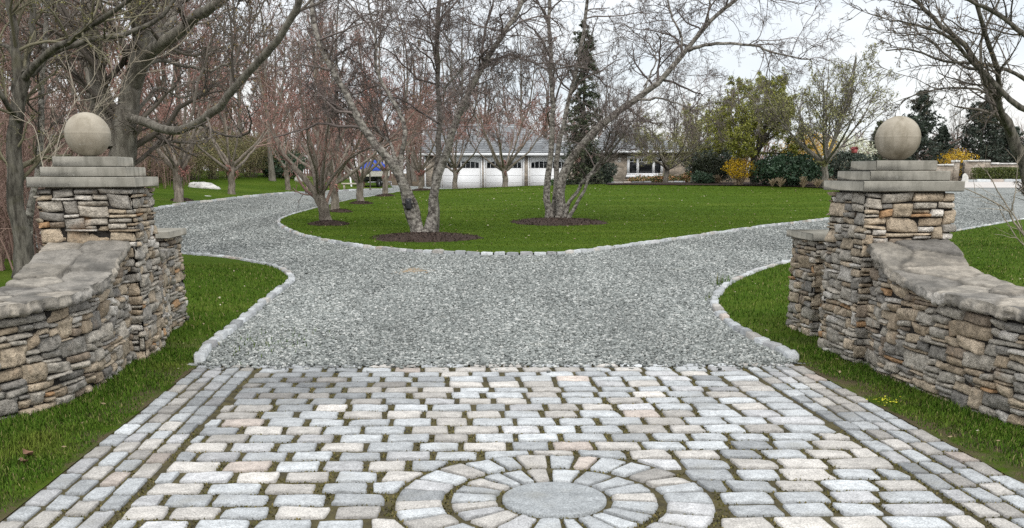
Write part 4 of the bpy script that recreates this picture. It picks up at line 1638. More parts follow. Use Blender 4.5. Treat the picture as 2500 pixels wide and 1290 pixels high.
# ---- vase-shaped bare trees in rows (cherry / maple)
def vase(seed, ht=1.15, nl=9, Ln=3.5, r=.165, spread=(18, 58), tw=None, buds=(.5, .045, 2)):
    rg = np.random.RandomState(seed)
    top = np.array([rg.normal(0, .06), rg.normal(0, .06), ht])
    limbs = [(np.array([[0, 0, -.1], top * .5 + rg.normal(0, .02, 3), top]), r, r * .86, 1)]
    for i in range(nl):
        az = 2 * math.pi * (i + rg.uniform(-.3, .3)) / nl
        inc = R(rg.uniform(*spread))
        d = np.array([math.cos(az) * math.sin(inc), math.sin(az) * math.sin(inc), math.cos(inc)])
        L = Ln * rg.uniform(.75, 1.15)
        s = top - np.array([0, 0, rg.uniform(.02, .28)])
        o = np.array([math.cos(az), math.sin(az), 0])
        limbs.append((np.array([s, s + d * L * .25 + o * .10, s + d * L * .6 + o * .05, s + d * L + np.array([0, 0, L * .12])]), r * rg.uniform(.32, .55), .014))
    lv = [dict(n=5, len=(.3, .55), ang=(18, 42), k=6, wan=.10, up=.12, trop=.04, rad=.5, rmin=.009, t=(.36, .98)),
          dict(n=5, len=(.3, .55), ang=(18, 45), k=5, wan=.12, trop=.04, rad=.55, rmin=.007),
          dict(n=6, len=(.3, .6), ang=(18, 45), k=4, wan=.14, trop=.03, rad=.6, rmin=.0055),
          dict(n=3, len=(.4, .7), ang=(18, 45), k=3, wan=.14, trop=.02, rad=.7, rmin=.005)]
    return tree_meshes(limbs, lv, (M['vase_bark'], tw or M['red_twig'], M['bud_red']), seed, np.zeros(3), buds)


vases = [vase(201), vase(202, 1.25, 8, 3.6), vase(203, 1.1, 10, 3.3), vase(204, 1.2, 7, 3.2, .15, (16, 55))]
GROW = 'bare vase-shaped trees lining the drive'
ROW = [(435, 491, 36, 0, .4, 1.08, 'bare vase-shaped tree on the left lawn, nearest the long flat boulder'),
       (565, 476, 44, 1, 1.7, 1.0, 'bare vase-shaped tree on the left lawn behind the long flat boulder'),
       (703, 469, 53, 3, 2.9, .95, 'bare vase-shaped tree on the left lawn beside the pointed white boulder'),
       (817, 521, 36.5, 1, .9, 1.0, 'bare tree in the island row, second from the kerb tip'),
       (880, 501, 44, 2, 2.2, 1.0, 'bare tree in the island row, third from the kerb tip, before the boat'),
       (940, 481, 51, 3, 4.0, 1.05, 'bare tree at the drive edge just right of the boat'),
       (1028, 467, 58, 0, 5.0, .95, 'bare tree standing at the left corner of the garage'),
       (1110, 463, 57, 1, 3.3, .95, 'bare tree in front of the first garage door'),
       (1232, 459, 54, 2, .2, .98, 'bare tree in front of the second garage door')]
for px, py, D, k, rz, s_, lab in ROW:
    plant_tree('vase_tree', vases[k], lab, 'tree', onground(px, D), rz, s_, GROW)
# the nearest of the row, limbs as in the photograph
c0 = onground(795, 29)
TL = [limb([(797, 556), (790, 510), (778, 470)], 29, .18, .16) + (1,),
      limb([(776, 480), (740, 430), (700, 385), (668, 320), (648, 260), (632, 180), (620, 110)], 29, .10, .02),
      limb([(778, 475), (760, 400, .4), (725, 330, .8), (690, 250, 1), (665, 180, 1.2)], 29, .065, .016),
      limb([(780, 472), (765, 380, -.3), (742, 300, -.6), (730, 200, -.9), (726, 120, -1)], 29, .07, .016),
      limb([(780, 472), (778, 380, .6), (775, 300, .9), (770, 200, 1.2), (775, 120, 1.4)], 29, .07, .016),
      limb([(782, 472), (790, 400, -.5), (800, 320, -.9), (822, 230, -1.2), (838, 150, -1.4)], 29, .065, .016),
      limb([(784, 474), (802, 410, .3), (830, 340, .6), (862, 270, .8), (890, 200, 1)], 29, .07, .016),
      limb([(784, 480), (812, 430, -.2), (860, 385, -.4), (920, 355, -.6), (985, 335, -.9)], 29, .05, .014),
      limb([(780, 478), (770, 420, -1), (750, 340, -1.8), (745, 250, -2.4)], 29, .05, .014)]
me = tree_meshes(TL, [dict(n=6, abs=(.8, 1.9), ang=(18, 45), k=6, wan=.10, up=.15, trop=.05, rad=.5, rmin=.009, t=(.22, .98)),
                      dict(n=5, len=(.3, .55), ang=(18, 45), k=5, wan=.12, trop=.04, rad=.55, rmin=.007),
                      dict(n=5, len=(.3, .6), ang=(18, 45), k=4, wan=.14, trop=.03, rad=.6, rmin=.005),
                      dict(n=2, len=(.4, .7), ang=(18, 45), k=3, wan=.14, trop=.02, rad=.7, rmin=.0045)],
                 (M['vase_bark'], M['red_twig'], M['bud_red']), 210, c0, (.5, .04, 2))
plant_tree('vase_tree', me, 'bare tree nearest the kerb tip of the island, thick limb leaning left', 'tree', c0, 0, 1, GROW)

# ---- big old tree behind the left pillar
D3 = 16.0
c0 = onground(292, D3)
BL = [limb([(292, 660), (292, 520), (292, 400), (300, 330), (312, 262)], D3, .27, .18) + (1,),
      limb([(275, 360), (255, 290), (240, 210), (222, 90), (206, -60)], D3, .15, .085),
      limb([(308, 280), (325, 200), (345, 100), (348, -60)], D3, .165, .105),
      limb([(322, 215), (360, 130, -.3), (410, 95, -.6), (470, 50, -1), (530, 10, -1.3), (610, -60, -1.8)], D3, .115, .06),
      limb([(312, 285), (350, 297, -.5), (420, 316, -1), (478, 306, -1.4), (530, 270, -1.8), (585, 205, -2.2), (645, 135, -2.6), (700, 62, -3), (745, -30, -3.3)], D3, .075, .04),
      limb([(335, 190), (380, 150, .5), (440, 155, .8), (500, 170, 1), (585, 156, 1.4)], D3, .05, .015),
      limb([(300, 330), (380, 225, .6), (450, 235, 1), (520, 215, 1.3)], D3, .04, .012),
      limb([(340, 150), (420, 40, 1), (480, -40, 1.6)], D3, .11, .05),
      limb([(250, 270), (200, 200, .8), (150, 150, 1.4), (90, 110, 2)], D3, .06, .02)]
OLV = [dict(n=8, abs=(.8, 2.0), ang=(30, 65), k=7, wan=.2, up=.35, trop=.03, rad=.4, rmin=.010, t=(.3, 1)),
       dict(n=7, len=(.3, .6), ang=(25, 60), k=5, wan=.22, rad=.55, rmin=.006),
       dict(n=6, len=(.3, .6), ang=(25, 60), k=4, wan=.25, rad=.6, rmin=.0045),
       dict(n=2, len=(.4, .7), ang=(25, 60), k=3, wan=.25, rad=.6, rmin=.0035)]
me = tree_meshes(BL, OLV, (M['bark'], M['twig'], M['bud_brown']), 301, c0, (.35, .035, 2), K=20, wob=.02)
plant_tree('old_tree', me, 'massive old grey tree behind the left pillar, long low limb reaching right', 'tree', c0)

# ---- leaning tree at the left edge
D4 = 13.5
c0 = onground(64, D4)
EL = [limb([(66, 680), (55, 560), (42, 440), (40, 320), (48, 230), (60, 190)], D4, .125, .085) + (1,),
      limb([(48, 240), (38, 150), (30, 60), (10, -50)], D4, .07, .04),
      limb([(58, 195), (75, 100, .4), (85, 0, .6), (90, -60, .8)], D4, .055, .03),
      limb([(58, 200), (110, 140, -.3), (180, 90, -.6), (250, 45, -1), (330, -10, -1.3)], D4, .055, .025),
      limb([(75, 185), (130, 135, .2), (200, 105, .3), (300, 80, .3), (370, 50, .3), (430, 0, .3), (470, -50, .3)], D4, .045, .022),
      limb([(44, 300), (20, 260, -.3), (-20, 200, -.6), (-60, 120, -.8)], D4, .045, .02),
      limb([(60, 180), (20, 120, .5), (-30, 60, 1)], D4, .04, .02)]
me = tree_meshes(EL, [dict(n=7, abs=(.6, 1.5), ang=(30, 70), k=6, wan=.2, up=.2, rad=.4, rmin=.008, t=(.35, 1)), dict(OLV[1], n=5, rmin=.005), dict(OLV[2], n=5, rmin=.0035)],
                 (M['dark_bark'], M['olive_twig'], M['bud_olive']), 302, c0, (.45, .03, 2), K=18, wob=.015)
plant_tree('budding_tree', me, 'leaning dark-barked tree with olive buds at the left edge', 'tree', c0)

# ---- slim pale birch and pale shrub left of the pillar
D5 = 14.5
c0 = onground(74, D5)
me = tree_meshes([limb([(70, 620), (80, 520), (92, 420), (100, 320), (106, 200), (110, 80), (115, -60)], D5, .055, .03) + (1,),
                  limb([(96, 380), (140, 330, .3), (180, 300, .6)], D5, .02, .008)],
                 [dict(n=14, abs=(.4, 1.2), ang=(30, 70), k=5, wan=.2, rad=.4, rmin=.006, t=(.3, 1)), dict(OLV[1], rmin=.004), dict(OLV[2], rmin=.003)],
                 (M['birch'], M['twig'], M['bud_brown']), 303, c0, None, K=18)
plant_tree('slim_birch', me, 'slim pale birch rising just left of the left gate pillar', 'tree', c0)
D6 = 11.0
c0 = onground(170, D6)
SL = [limb([(150, 600), (130, 450), (160, 380), (215, 300), (275, 210), (330, 140)], D6, .010, .003),
      limb([(160, 600), (180, 420), (240, 290), (290, 230), (350, 170), (400, 130)], D6, .010, .003),
      limb([(165, 600), (130, 400, .4), (190, 250, .8), (240, 180, 1), (250, 120, 1)], D6, .010, .003),
      limb([(170, 600), (220, 330, -.2), (260, 230, -.4), (290, 130, -.5), (310, 70, -.6)], D6, .010, .003),
      limb([(155, 600), (110, 430, .2), (90, 330, .4), (60, 280, .6)], D6, .010, .003)]
me = tree_meshes(SL, [dict(n=7, abs=(.25, .7), ang=(20, 50), k=5, wan=.12, trop=.05, rad=.5, rmin=.004, t=(.4, 1)), dict(n=4, len=(.3, .6), ang=(20, 50), k=4, wan=.15, rad=.6, rmin=.003)],
                 (M['pale_bark'], M['pale_twig'], M['bud_brown']), 304, c0, None, K=14, wob=.01, trunk_sides=6)
plant_tree('bare_shrub', me, 'bare shrub of thin pale stems right behind the left ball finial', 'shrub', c0)

# ---- bare tree reaching in from the right edge
D7 = 20.0
c0 = onground(2540, D7)
RL_ = [limb([(2545, 620), (2525, 500), (2500, 400), (2470, 335), (2442, 285)], D7, .13, .10) + (1,),
       limb([(2450, 300), (2425, 235), (2395, 170), (2350, 110), (2290, 50), (2230, 0), (2180, -40)], D7, .075, .03),
       limb([(2455, 310), (2430, 245, .4), (2380, 222, .6), (2310, 214, .8), (2240, 232, .9), (2200, 250, 1)], D7, .035, .010),
       limb([(2470, 335), (2445, 270, -.5), (2440, 200, -.8), (2420, 120, -1.2), (2390, 40, -1.5), (2370, -50, -1.8)], D7, .07, .03),
       limb([(2510, 270, -1), (2470, 248, -1), (2430, 215, -1), (2370, 150, -1), (2310, 90, -1.2), (2240, 60, -1.4), (2170, 50, -1.6)], D7, .06, .014),
       limb([(2560, 130, -2), (2500, 85, -2), (2440, 40, -2), (2360, 0, -2.2), (2290, -40, -2.4)], D7, .055, .022),
       limb([(2560, 250, .5), (2500, 190, .5), (2420, 160, .4), (2320, 150, .3), (2230, 120, .2), (2160, 125, 0)], D7, .05, .012),
       limb([(2405, 175), (2330, 150, .6), (2260, 90, .8), (2190, 85, 1)], D7, .035, .01),
       limb([(2440, 290), (2400, 210, 1), (2395, 100, 1.4), (2440, 0, 1.6)], D7, .05, .02),
       limb([(2520, 480), (2560, 300, .5), (2570, 100, .8), (2560, -60, 1)], D7, .09, .05)]
me = tree_meshes(RL_, [dict(n=10, abs=(.5, 1.5), ang=(25, 60), k=6, wan=.14, trop=.02, rad=.4, rmin=.009, t=(.2, 1)), dict(n=7, len=(.25, .55), ang=(30, 65), k=5, wan=.18, trop=.03, rad=.55, rmin=.006),
                       dict(n=4, len=(.3, .55), ang=(25, 60), k=4, wan=.2, trop=.04, rad=.6, rmin=.005)],
                 (M['dark_bark'], M['twig'], M['bud_brown']), 305, c0, (.5, .035, 1), K=18, wob=.015)
plant_tree('spreading_tree', me, 'bare spreading tree reaching in over the right pillar from the right edge', 'tree', c0)
# pale sapling behind the right wing wall
D8 = 9.0
c0 = onground(2560, D8)
SP = [limb([(2560, 640), (2480, 560), (2455, 510), (2400, 480), (2345, 458)], D8, .012, .004),
      limb([(2545, 640), (2470, 520), (2430, 450), (2410, 420), (2388, 405)], D8, .010, .003),
      limb([(2470, 515), (2480, 440), (2488, 380)], D8, .006, .003),
      limb([(2555, 640), (2500, 600), (2455, 545), (2440, 500)], D8, .008, .003)]
me = tree_meshes(SP, [dict(n=5, abs=(.12, .3), ang=(20, 50), k=4, wan=.12, trop=.05, rad=.5, rmin=.002, t=(.3, 1))], (M['pale_bark'], M['pale_twig'], M['bud_brown']), 306, c0, None, K=12, wob=.006, trunk_sides=6)
plant_tree('bare_sapling', me, 'thin pale bare sapling behind the right wing wall', 'sapling', c0)


# ---- the wood behind the left lawn
def wood_tree(seed, H, tw, budm, buds, r=.17, t0=.10, n1=17, lenr=(.20, .42), ang=(28, 70)):
    rg = np.random.RandomState(seed)
    limbs = [(np.array([[0, 0, -.2], [rg.normal(0, .15), rg.normal(0, .15), H * .35], [rg.normal(0, .4), rg.normal(0, .4), H * .7], [rg.normal(0, .6), rg.normal(0, .6), H]]), r, .02, 1)]
    for i in range(2):
        z = H * rg.uniform(.12, .4)
        az = rg.uniform(0, 6.28)
        q = limbs[0][0]
        s = np.array([0, 0, z])
        o = np.array([math.cos(az), math.sin(az), 0])
        limbs.append((np.array([s, s + o * H * .07 + [0, 0, H * .15], s + o * H * .12 + [0, 0, H * .5]]), r * .6, .02))
    lv = [dict(n=n1, len=lenr, ang=ang, k=6, wan=.14, up=.12, trop=.06, rad=.45, rmin=.016, t=(t0, .98)),
          dict(n=8, len=(.25, .5), ang=(20, 50), k=5, wan=.16, trop=.05, rad=.5, rmin=.011),
          dict(n=6, len=(.3, .6), ang=(20, 50), k=4, wan=.18, trop=.04, rad=.6, rmin=.009)]
    return tree_meshes(limbs, lv, (M['bark'], tw, budm), seed, np.zeros(3), buds, K=12, trunk_sides=7, sides=(5, 4, 3, 3))


woods = [wood_tree(401, 13, M['wood_twig'], M['bud_red'], (.4, .08, 1)), wood_tree(402, 14.5, M['wood_twig'], M['bud_red'], (.4, .08, 1), .19, .12),
         wood_tree(403, 12, M['wood_twig'], M['bud_brown'], (.5, .10, 1), .15, .1), wood_tree(404, 15, M['twig'], M['bud_brown'], (.3, .09, 1), .2, .25, 20)]
rg = np.random.RandomState(77)
WG = 'bare reddish trees of the wood behind the left lawn'
k = 0
for row, (D, n, x0, x1) in enumerate(((60, 7, -33, -12.5), (66, 9, -36, -7), (74, 8, -38, -2), (34, 3, -26, -16.5), (46, 4, -31, -16.5))):
    for i in range(n):
        x = x0 + (x1 - x0) * (i + rg.uniform(.2, .8)) / n
        y = D + rg.uniform(-2.5, 2.5)
        if y < 50 and x > -.36 * y:
            x -= 4
        plant_tree('woodland_tree', woods[rg.randint(0, 4)], 'bare reddish twiggy tree in the wood behind the left lawn', 'tree', (x, y, Tz(x, y)), rg.uniform(0, 6.28), rg.uniform(.85, 1.12), WG)
        k += 1
# trees behind the house
for i, (px, D, kk, s_) in enumerate([(1010, 92, 1, 1.0), (1090, 84, 0, .95), (1180, 90, 2, 1.0), (1265, 86, 3, .9), (1330, 94, 1, .85), (1480, 92, 3, .72), (1560, 96, 2, .72), (1640, 90, 3, .55), (1690, 86, 0, .62), (1750, 94, 3, .55)]):
    p = onground(px, D)
    plant_tree('woodland_tree', woods[kk], 'bare tree standing behind the roofs of the house and garage', 'tree', p, i * 1.3, s_, 'bare trees behind the house')


# ---- shrubs
def blob_points(n, c, rad, rg, shell=.55, lump=.25, seed=0, zmin=None):
    d = norm(rg.normal(0, 1, (n, 3)))
    r = rg.uniform(shell ** 3, 1, n) ** (1 / 3)
    r = r * (1 + lump * vnoise(d * 2.4 + seed, 1.0, seed))
    p = np.asarray(c) + d * r[:, None] * np.asarray(rad)
    if zmin is not None:
        p = p[p[:, 2] > zmin]
    return p, d


def bush(name, label, cat, px, D, w_, h_, n, size, mat, seed, group=None, stems=10, shell=.55, lump=.25, depth=None, stem_mat=None, lift=.52, asp=.5):
    rg = np.random.RandomState(seed)
    c = onground(px, D)
    t = thing(name, label, cat, c, 0, group)
    p, d = blob_points(n, [0, 0, h_ * lift], [w_ / 2, (depth or w_) / 2, h_ * (1 - lift) * 1.02], rg, shell, lump, seed, .02)
    low = rg.rand(len(p)) < .3
    v, q = quads_at(p, np.full(len(p), size), rg, asp)
    mk('foliage', v, q, mat, t)
    S = []
    for i in range(stems):
        az = rg.uniform(0, 6.28)
        e = np.array([math.cos(az) * w_ * .38 * rg.rand(), math.sin(az) * (depth or w_) * .38 * rg.rand(), h_ * rg.uniform(.55, .9)])
        b = np.array([math.cos(az), math.sin(az), 0]) * w_ * .1 * rg.rand()
        S.append((np.array([b - [0, 0, .1], b * .5 + e * .5 + rg.normal(0, .05, 3), e]), .02, .008))
    P, Rd = limb_arrays(S, 6)
    P2, R2_ = sprout(P, Rd, dict(n=6, len=(.2, .5), ang=(20, 55), k=4, wan=.15, rmin=.006), rg)
    mb = MB()
    mb.add(*tubes(P, Rd, 5)); mb.add(*tubes(P2, R2_, 3))
    mb.build('stems', stem_mat or M['twig'], t)
    return t


bush('rhododendron_bush', 'broad dark green rhododendron between the two spring trees', 'bush', 1925, 53, 3.7, 1.68, 9000, .16, M['rhodo'], 501, lump=.35)
bush('forsythia_bush', 'yellow forsythia bush left of the dark rhododendron, bare stems below', 'bush', 1803, 53.5, 1.7, 1.5, 2600, .085, M['forsythia'], 502, 'yellow forsythia bushes', 26, .3, .3, stem_mat=M['straw'], lift=.62)
bush('forsythia_bush', 'tall yellow forsythia bush behind the rhododendron', 'bush', 1968, 58, 3.2, 3.1, 7000, .085, M['forsythia'], 503, 'yellow forsythia bushes', 26, .35, .35, stem_mat=M['straw'], lift=.6)
bush('forsythia_bush', 'yellow forsythia bush below the conifers, left of the iron gate', 'bush', 2315, 66, 2.7, 1.9, 3600, .085, M['forsythia'], 504, 'yellow forsythia bushes', 22, .35, .4, stem_mat=M['straw'], lift=.6)
bush('blossom_bush', 'white blossoming bush behind the trunk of the right spring tree', 'bush', 2060, 60, 3.4, 2.9, 4200, .11, M['white_flower'], 505, None, 16, .45, .4, lift=.6)
bush('evergreen_bush', 'dark evergreen bush at the right corner of the house', 'bush', 1735, 58, 2.5, 1.7, 6000, .12, M['cedar'], 506, None, 6, .5, .3)
bush('evergreen_bush', 'tall dark evergreen behind the right corner of the house', 'bush', 1738, 63, 3.8, 2.6, 9000, .13, M['needle'], 507, None, 6, .5, .3)
bush('evergreen_bush', 'dark evergreen bush in the gap left of the right pillar', 'bush', 2068, 55, 2.6, 1.9, 6000, .12, M['needle'], 508, None, 6, .5, .3)
bush('evergreen_bush', 'dark broad-leaved evergreen bush at the back of the left lawn', 'bush', 690, 63, 3.2, 1.7, 5500, .14, M['rhodo'], 509, None, 6, .5, .3)
bush('spiky_bush', 'low blue-green bush in front of the dark evergreens', 'bush', 1712, 56, 1.3, .75, 2200, .10, M['rhodo'], 510, None, 8, .3, .4)
for i, (px, D, w_, h_) in enumerate([(1752, 56.2, .8, .5), (1905, 50.5, .6, .5), (1960, 50, .55, .55), (1995, 49.8, .6, .45), (1885, 51, .5, .4)]):
    rg = np.random.RandomState(520 + i)
    c = onground(px, D, .1)
    t = thing('dry_perennial', ['dry pale perennial stems under the dark evergreens', 'dry pale perennial clump at the foot of the rhododendron', 'dry pale perennial clump right of centre before the rhododendron',
                                'dry pale perennial clump by the right spring trunk', 'small dry perennial clump left before the rhododendron'][i], 'plant', c, 0, 'dry perennials in the mulch bed')
    n = 60
    az = rg.uniform(0, 6.28, n)
    e = np.column_stack([np.cos(az) * w_ * .5 * rg.rand(n), np.sin(az) * w_ * .5 * rg.rand(n), h_ * rg.uniform(.4, 1, n)])
    P = np.stack([e * .05 * [1, 1, 0], e * .5 * [1, 1, 1.2], e], 1)
    mk('stems', *tubes(P, np.full((n, 3), .012), 3), M['straw'], t)

# hedge of olive-brown shrubs along the back of the left lawn
for i in range(8):
    px = 330 + i * 47
    D = 46 + i * 2.3
    bush('hedge_shrub', 'olive-brown budding shrub in the loose hedge behind the left lawn', 'shrub', px, D + 1, 3.4, 2.7, 9000, .075, M['hedge_leaf'], 540 + i, 'loose hedge shrubs behind the left lawn', 30, .2, .3, stem_mat=M['olive_twig'], lift=.55)
# brushy undergrowth at the left
rg = np.random.RandomState(90)
S = []
for i in range(1100):
    D = rg.uniform(15, 58)
    x = -D * rg.uniform(.36, .60) if D < 44 else -D * rg.uniform(.32, .56)
    if D < 32:
        x = -D * rg.uniform(.44, .60)
    z = Tz(x, D)
    h = rg.uniform(1.5, 3.6)
    e = np.array([rg.normal(0, .5), rg.normal(0, .5), h])
    S.append((np.array([[x, D, z - .1], [x + e[0] * .3, D + e[1] * .3, z + h * .5], [x + e[0], D + e[1], z + h]]), .018, .006))
P, Rd = limb_arrays(S, 5)
mb = MB()
mb.add(*tubes(P, Rd, 4))
cur = (P, Rd)
for n_ in (7, 5):
    cur = sprout(cur[0], cur[1], dict(n=n_, len=(.2, .45), ang=(20, 60), k=4, wan=.2, rmin=.006, t=(.1, 1)), rg)
    mb.add(*tubes(cur[0], cur[1], 3))
tag(mb.build('undergrowth', M['red_twig']), 'tangled reddish-brown brush filling the left edge of the wood', 'undergrowth', kind='stuff')


# ---- far mass of the wood
rg = np.random.RandomState(91)
S = []
for i in range(800):
    D = rg.uniform(98, 125)
    x = rg.uniform(-70, 62)
    z = Tz(x, D)
    h = rg.uniform(4, 8) if x < 10 else rg.uniform(2.2, 4.5)
    e = rg.normal(0, .8, 2)
    S.append((np.array([[x, D, z - .2], [x + e[0] * .3, D + e[1] * .3, z + h * .5], [x + e[0], D + e[1], z + h]]), .10, .02))
P, Rd = limb_arrays(S, 8)
mb = MB()
mb.add(*tubes(P, Rd, 4))
cur = (P, Rd)
for n_, l_, rm in ((14, (.15, .32), .025), (6, (.25, .5), .018), (4, (.3, .6), .015)):
    cur = sprout(cur[0], cur[1], dict(n=n_, len=l_, ang=(20, 60), k=4, wan=.18, up=.15, rmin=rm, t=(.03, 1)), rg)
    mb.add(*tubes(cur[0], cur[1], 3))
tag(mb.build('distant_wood', M['wood_twig']), 'far mass of bare reddish-brown woodland along the horizon', 'woodland', kind='stuff')


# ---- leafing trees on the right
def leafing(px, D, ht, nl, Ln, r, spread, leafm, twm, buds, seed, label, name, dens=(7, 6, 5), droop=.0):
    rg = np.random.RandomState(seed)
    c = onground(px, D)
    top = np.array([rg.normal(0, .05), rg.normal(0, .05), ht])
    limbs = [(np.array([[0, 0, -.1], top * .5 + rg.normal(0, .03, 3), top]), r, r * .8, 1)]
    for i in range(nl):
        az = 2 * math.pi * (i + rg.uniform(-.3, .3)) / nl
        inc = R(rg.uniform(*spread))
        d = np.array([math.cos(az) * math.sin(inc), math.sin(az) * math.sin(inc), math.cos(inc)])
        o = np.array([math.cos(az), math.sin(az), 0])
        L = Ln * rg.uniform(.8, 1.15)
        s = top - np.array([0, 0, rg.uniform(0, .25)])
        limbs.append((np.array([s, s + d * L * .3 + o * .15, s + d * L * .65 + o * .2, s + d * L + np.array([0, 0, L * (.1 - droop)])]), r * rg.uniform(.35, .55), .016))
    lv = [dict(n=dens[0], len=(.3, .55), ang=(25, 60), k=6, wan=.14, up=.1, trop=.03 - droop * .1, rad=.5, rmin=.012, t=(.2, 1)),
          dict(n=dens[1], len=(.3, .55), ang=(25, 55), k=5, wan=.16, trop=.02, rad=.55, rmin=.009),
          dict(n=dens[2], len=(.3, .6), ang=(25, 55), k=4, wan=.18, trop=.02, rad=.6, rmin=.007)]
    me = tree_meshes(limbs, lv, (M['dark_bark'] if leafm is M['spring'] else M['bark'], twm, leafm), seed, np.zeros(3), buds, keep=lambda c_: (c_[:, -1, 2] > ht * .85) & (np.hypot(c_[:, -1, 0], c_[:, -1, 1]) < Ln * 1.05) & (c_[:, -1, 2] < ht + Ln * 1.22))
    return plant_tree(name, me, label, 'tree', c, 0, 1)


leafing(1838, 55, 1.75, 16, 3.3, .19, (12, 90), M['spring'], M['olive_twig'], (.9, .095, 6, .55), 601, 'wide yellow-green leafing tree with a dark trunk behind the forsythia', 'spring_tree', (10, 8, 7))
leafing(2012, 50, 1.35, 12, 4.4, .17, (12, 62), M['pale_leaf'], M['twig'], (.6, .08, 4, .5), 602, 'vase-shaped grey tree with sparse pale leaves left of the right pillar', 'spring_tree', (9, 8, 6))
leafing(1624, 57, 1.05, 10, 2.9, .16, (15, 72), M['pale_leaf'], M['olive_twig'], (.6, .07, 3, .5), 603, 'small olive-twigged tree standing in front of the house window', 'small_tree', (9, 8, 7))
leafing(1720, 70, 2.2, 9, 3.2, .16, (10, 60), M['pale_leaf'], M['olive_twig'], (.6, .12, 3, .5), 604, 'hazy olive leafing tree behind the right end of the house', 'small_tree', (8, 6, 5))


# ---- conifers
def conifer(px, D, H, W, seed, label, mat=None, n1=90, pw_=1.0, name='conifer_tree', droop=-.06, z0=.05, lean=(0, 0), size=.2, up=.1):
    rg = np.random.RandomState(seed)
    c = onground(px, D)
    t = thing(name, label, 'tree', c)
    P0, R0 = limb_arrays([(np.array([[0, 0, -.1], [lean[0] * .4, lean[1] * .4, H * .5], [lean[0], lean[1], H]]), .16, .02)], 12)
    mk('trunk', *tubes(P0, R0, 8), M['dark_bark'], t)
    f = np.sort(rg.uniform(z0, .99, n1))
    az = rg.uniform(0, 6.28, n1)
    L = W / 2 * (1 - f) ** pw_ * rg.uniform(.55, 1.2, n1) + .12
    s = np.column_stack([np.interp(f, [0, .5, 1], [0, lean[0] * .4, lean[0]]), np.interp(f, [0, .5, 1], [0, lean[1] * .4, lean[1]]), f * H])
    k = 6
    B = np.empty((n1, k, 3))
    B[:, 0] = s
    d = norm(np.column_stack([np.cos(az), np.sin(az), np.full(n1, up)]))
    for j in range(1, k):
        d = norm(d + rg.normal(0, .08, (n1, 3)) + [0, 0, droop])
        B[:, j] = B[:, j - 1] + d * (L / (k - 1))[:, None]
    Rb = np.linspace(1, .3, k)[None] * np.full((n1, 1), .025)
    P2, R2_ = sprout(B, Rb, dict(n=9, len=(.2, .45), ang=(30, 60), k=4, wan=.12, trop=-.05, rmin=.008, t=(.15, 1)), rg)
    mb = MB()
    mb.add(*tubes(B, Rb, 4)); mb.add(*tubes(P2, R2_, 3))
    mb.build('branches', M['dark_bark'], t)
    per = 7
    ff = rg.uniform(.0, 1, (len(P2), per)) * 3
    i = np.clip(ff.astype(int), 0, 2)
    g = (ff - i)[..., None]
    r = np.arange(len(P2))[:, None]
    p = (P2[r, i] * (1 - g) + P2[r, i + 1] * g).reshape(-1, 3) + rg.normal(0, .035, (len(P2) * per, 3))
    v, q = quads_at(p, np.full(len(p), size), rg, .28)
    mk('foliage', v, q, mat or M['needle'], t)
    return t


conifer(2232, 66, 5.6, 4.6, 701, 'dark conifer behind the right ball finial', n1=145, up=.35, droop=-.04, pw_=.75, size=.26)
conifer(2385, 70, 5.6, 5.2, 702, 'dark layered conifer beyond the far stone wall', n1=165, up=.3, droop=-.03, pw_=.75, size=.26)
conifer(2290, 72, 3.6, 3.4, 703, 'lower dark conifer between the two tall conifers', n1=150, up=.3, size=.26)
conifer(2450, 72, 3.6, 5.0, 704, 'broad dark evergreen at the right end of the far wall', n1=170, up=.3, pw_=.6, size=.26)
conifer(2135, 64, 3.7, 1.7, 705, 'clipped dense conical cedar left of the right ball finial', M['cedar'], 160, .8, 'cedar_tree', -.02, .02, size=.13)
conifer(1422, 58, 9.0, 2.8, 706, 'tall shaggy dark conifer between the garage and the house', M['cedar'], 200, .5, 'conifer_tree', -.16, .02, size=.2)
bush('evergreen_bush', 'dark evergreen bush at the foot of the shaggy conifer', 'bush', 1455, 59, 2.2, 1.5, 5000, .13, M['needle'], 511, None, 6, .5, .3)
for i, (px, D, s_) in enumerate([(2330, 84, .42), (2490, 80, .5), (2420, 90, .45)]):
    plant_tree('woodland_tree', woods[(3, 1, 3)[i]], 'faint bare tree far behind the conifers on the right', 'tree', onground(px, D), i, s_, 'bare trees behind the right conifers')


# ground cover and flowers before the house
def low_band(name, label, cat, x0, x1, y0, y1, h, n, size, mat, seed):
    rg = np.random.RandomState(seed)
    c = np.array([(x0 + x1) / 2, (y0 + y1) / 2, Tz((x0 + x1) / 2, (y0 + y1) / 2)])
    p = np.column_stack([rg.uniform(x0, x1, n), rg.uniform(y0, y1, n)])
    hh = h * (.65 + .5 * vnoise(np.column_stack([p, p[:, 0] * 0]), 1.1, seed))
    z = T(p[:, 0], p[:, 1]) + .08 + hh * rg.rand(n) ** .6
    v, q = quads_at(np.column_stack([p, z]), np.full(n, size), rg, .5)
    return tag(mk(name, v, q, mat, None), label, cat, kind='stuff')


xa = onground(1350, 60)[0]; xb = onground(1500, 60)[0]
low_band('ground_cover', 'low green ground cover by the garage wall', 'ground cover', xa, xb, 60.5, 64, .45, 9000, .11, M['groundcover'], 801)
xa = onground(1540, 62)[0]; xb = onground(1690, 62)[0]
low_band('flower_border', 'border of green leaves and orange flowers under the house window', 'flowers', xa, xb, 62, 64.5, .6, 9000, .10, M['tulip'], 802)
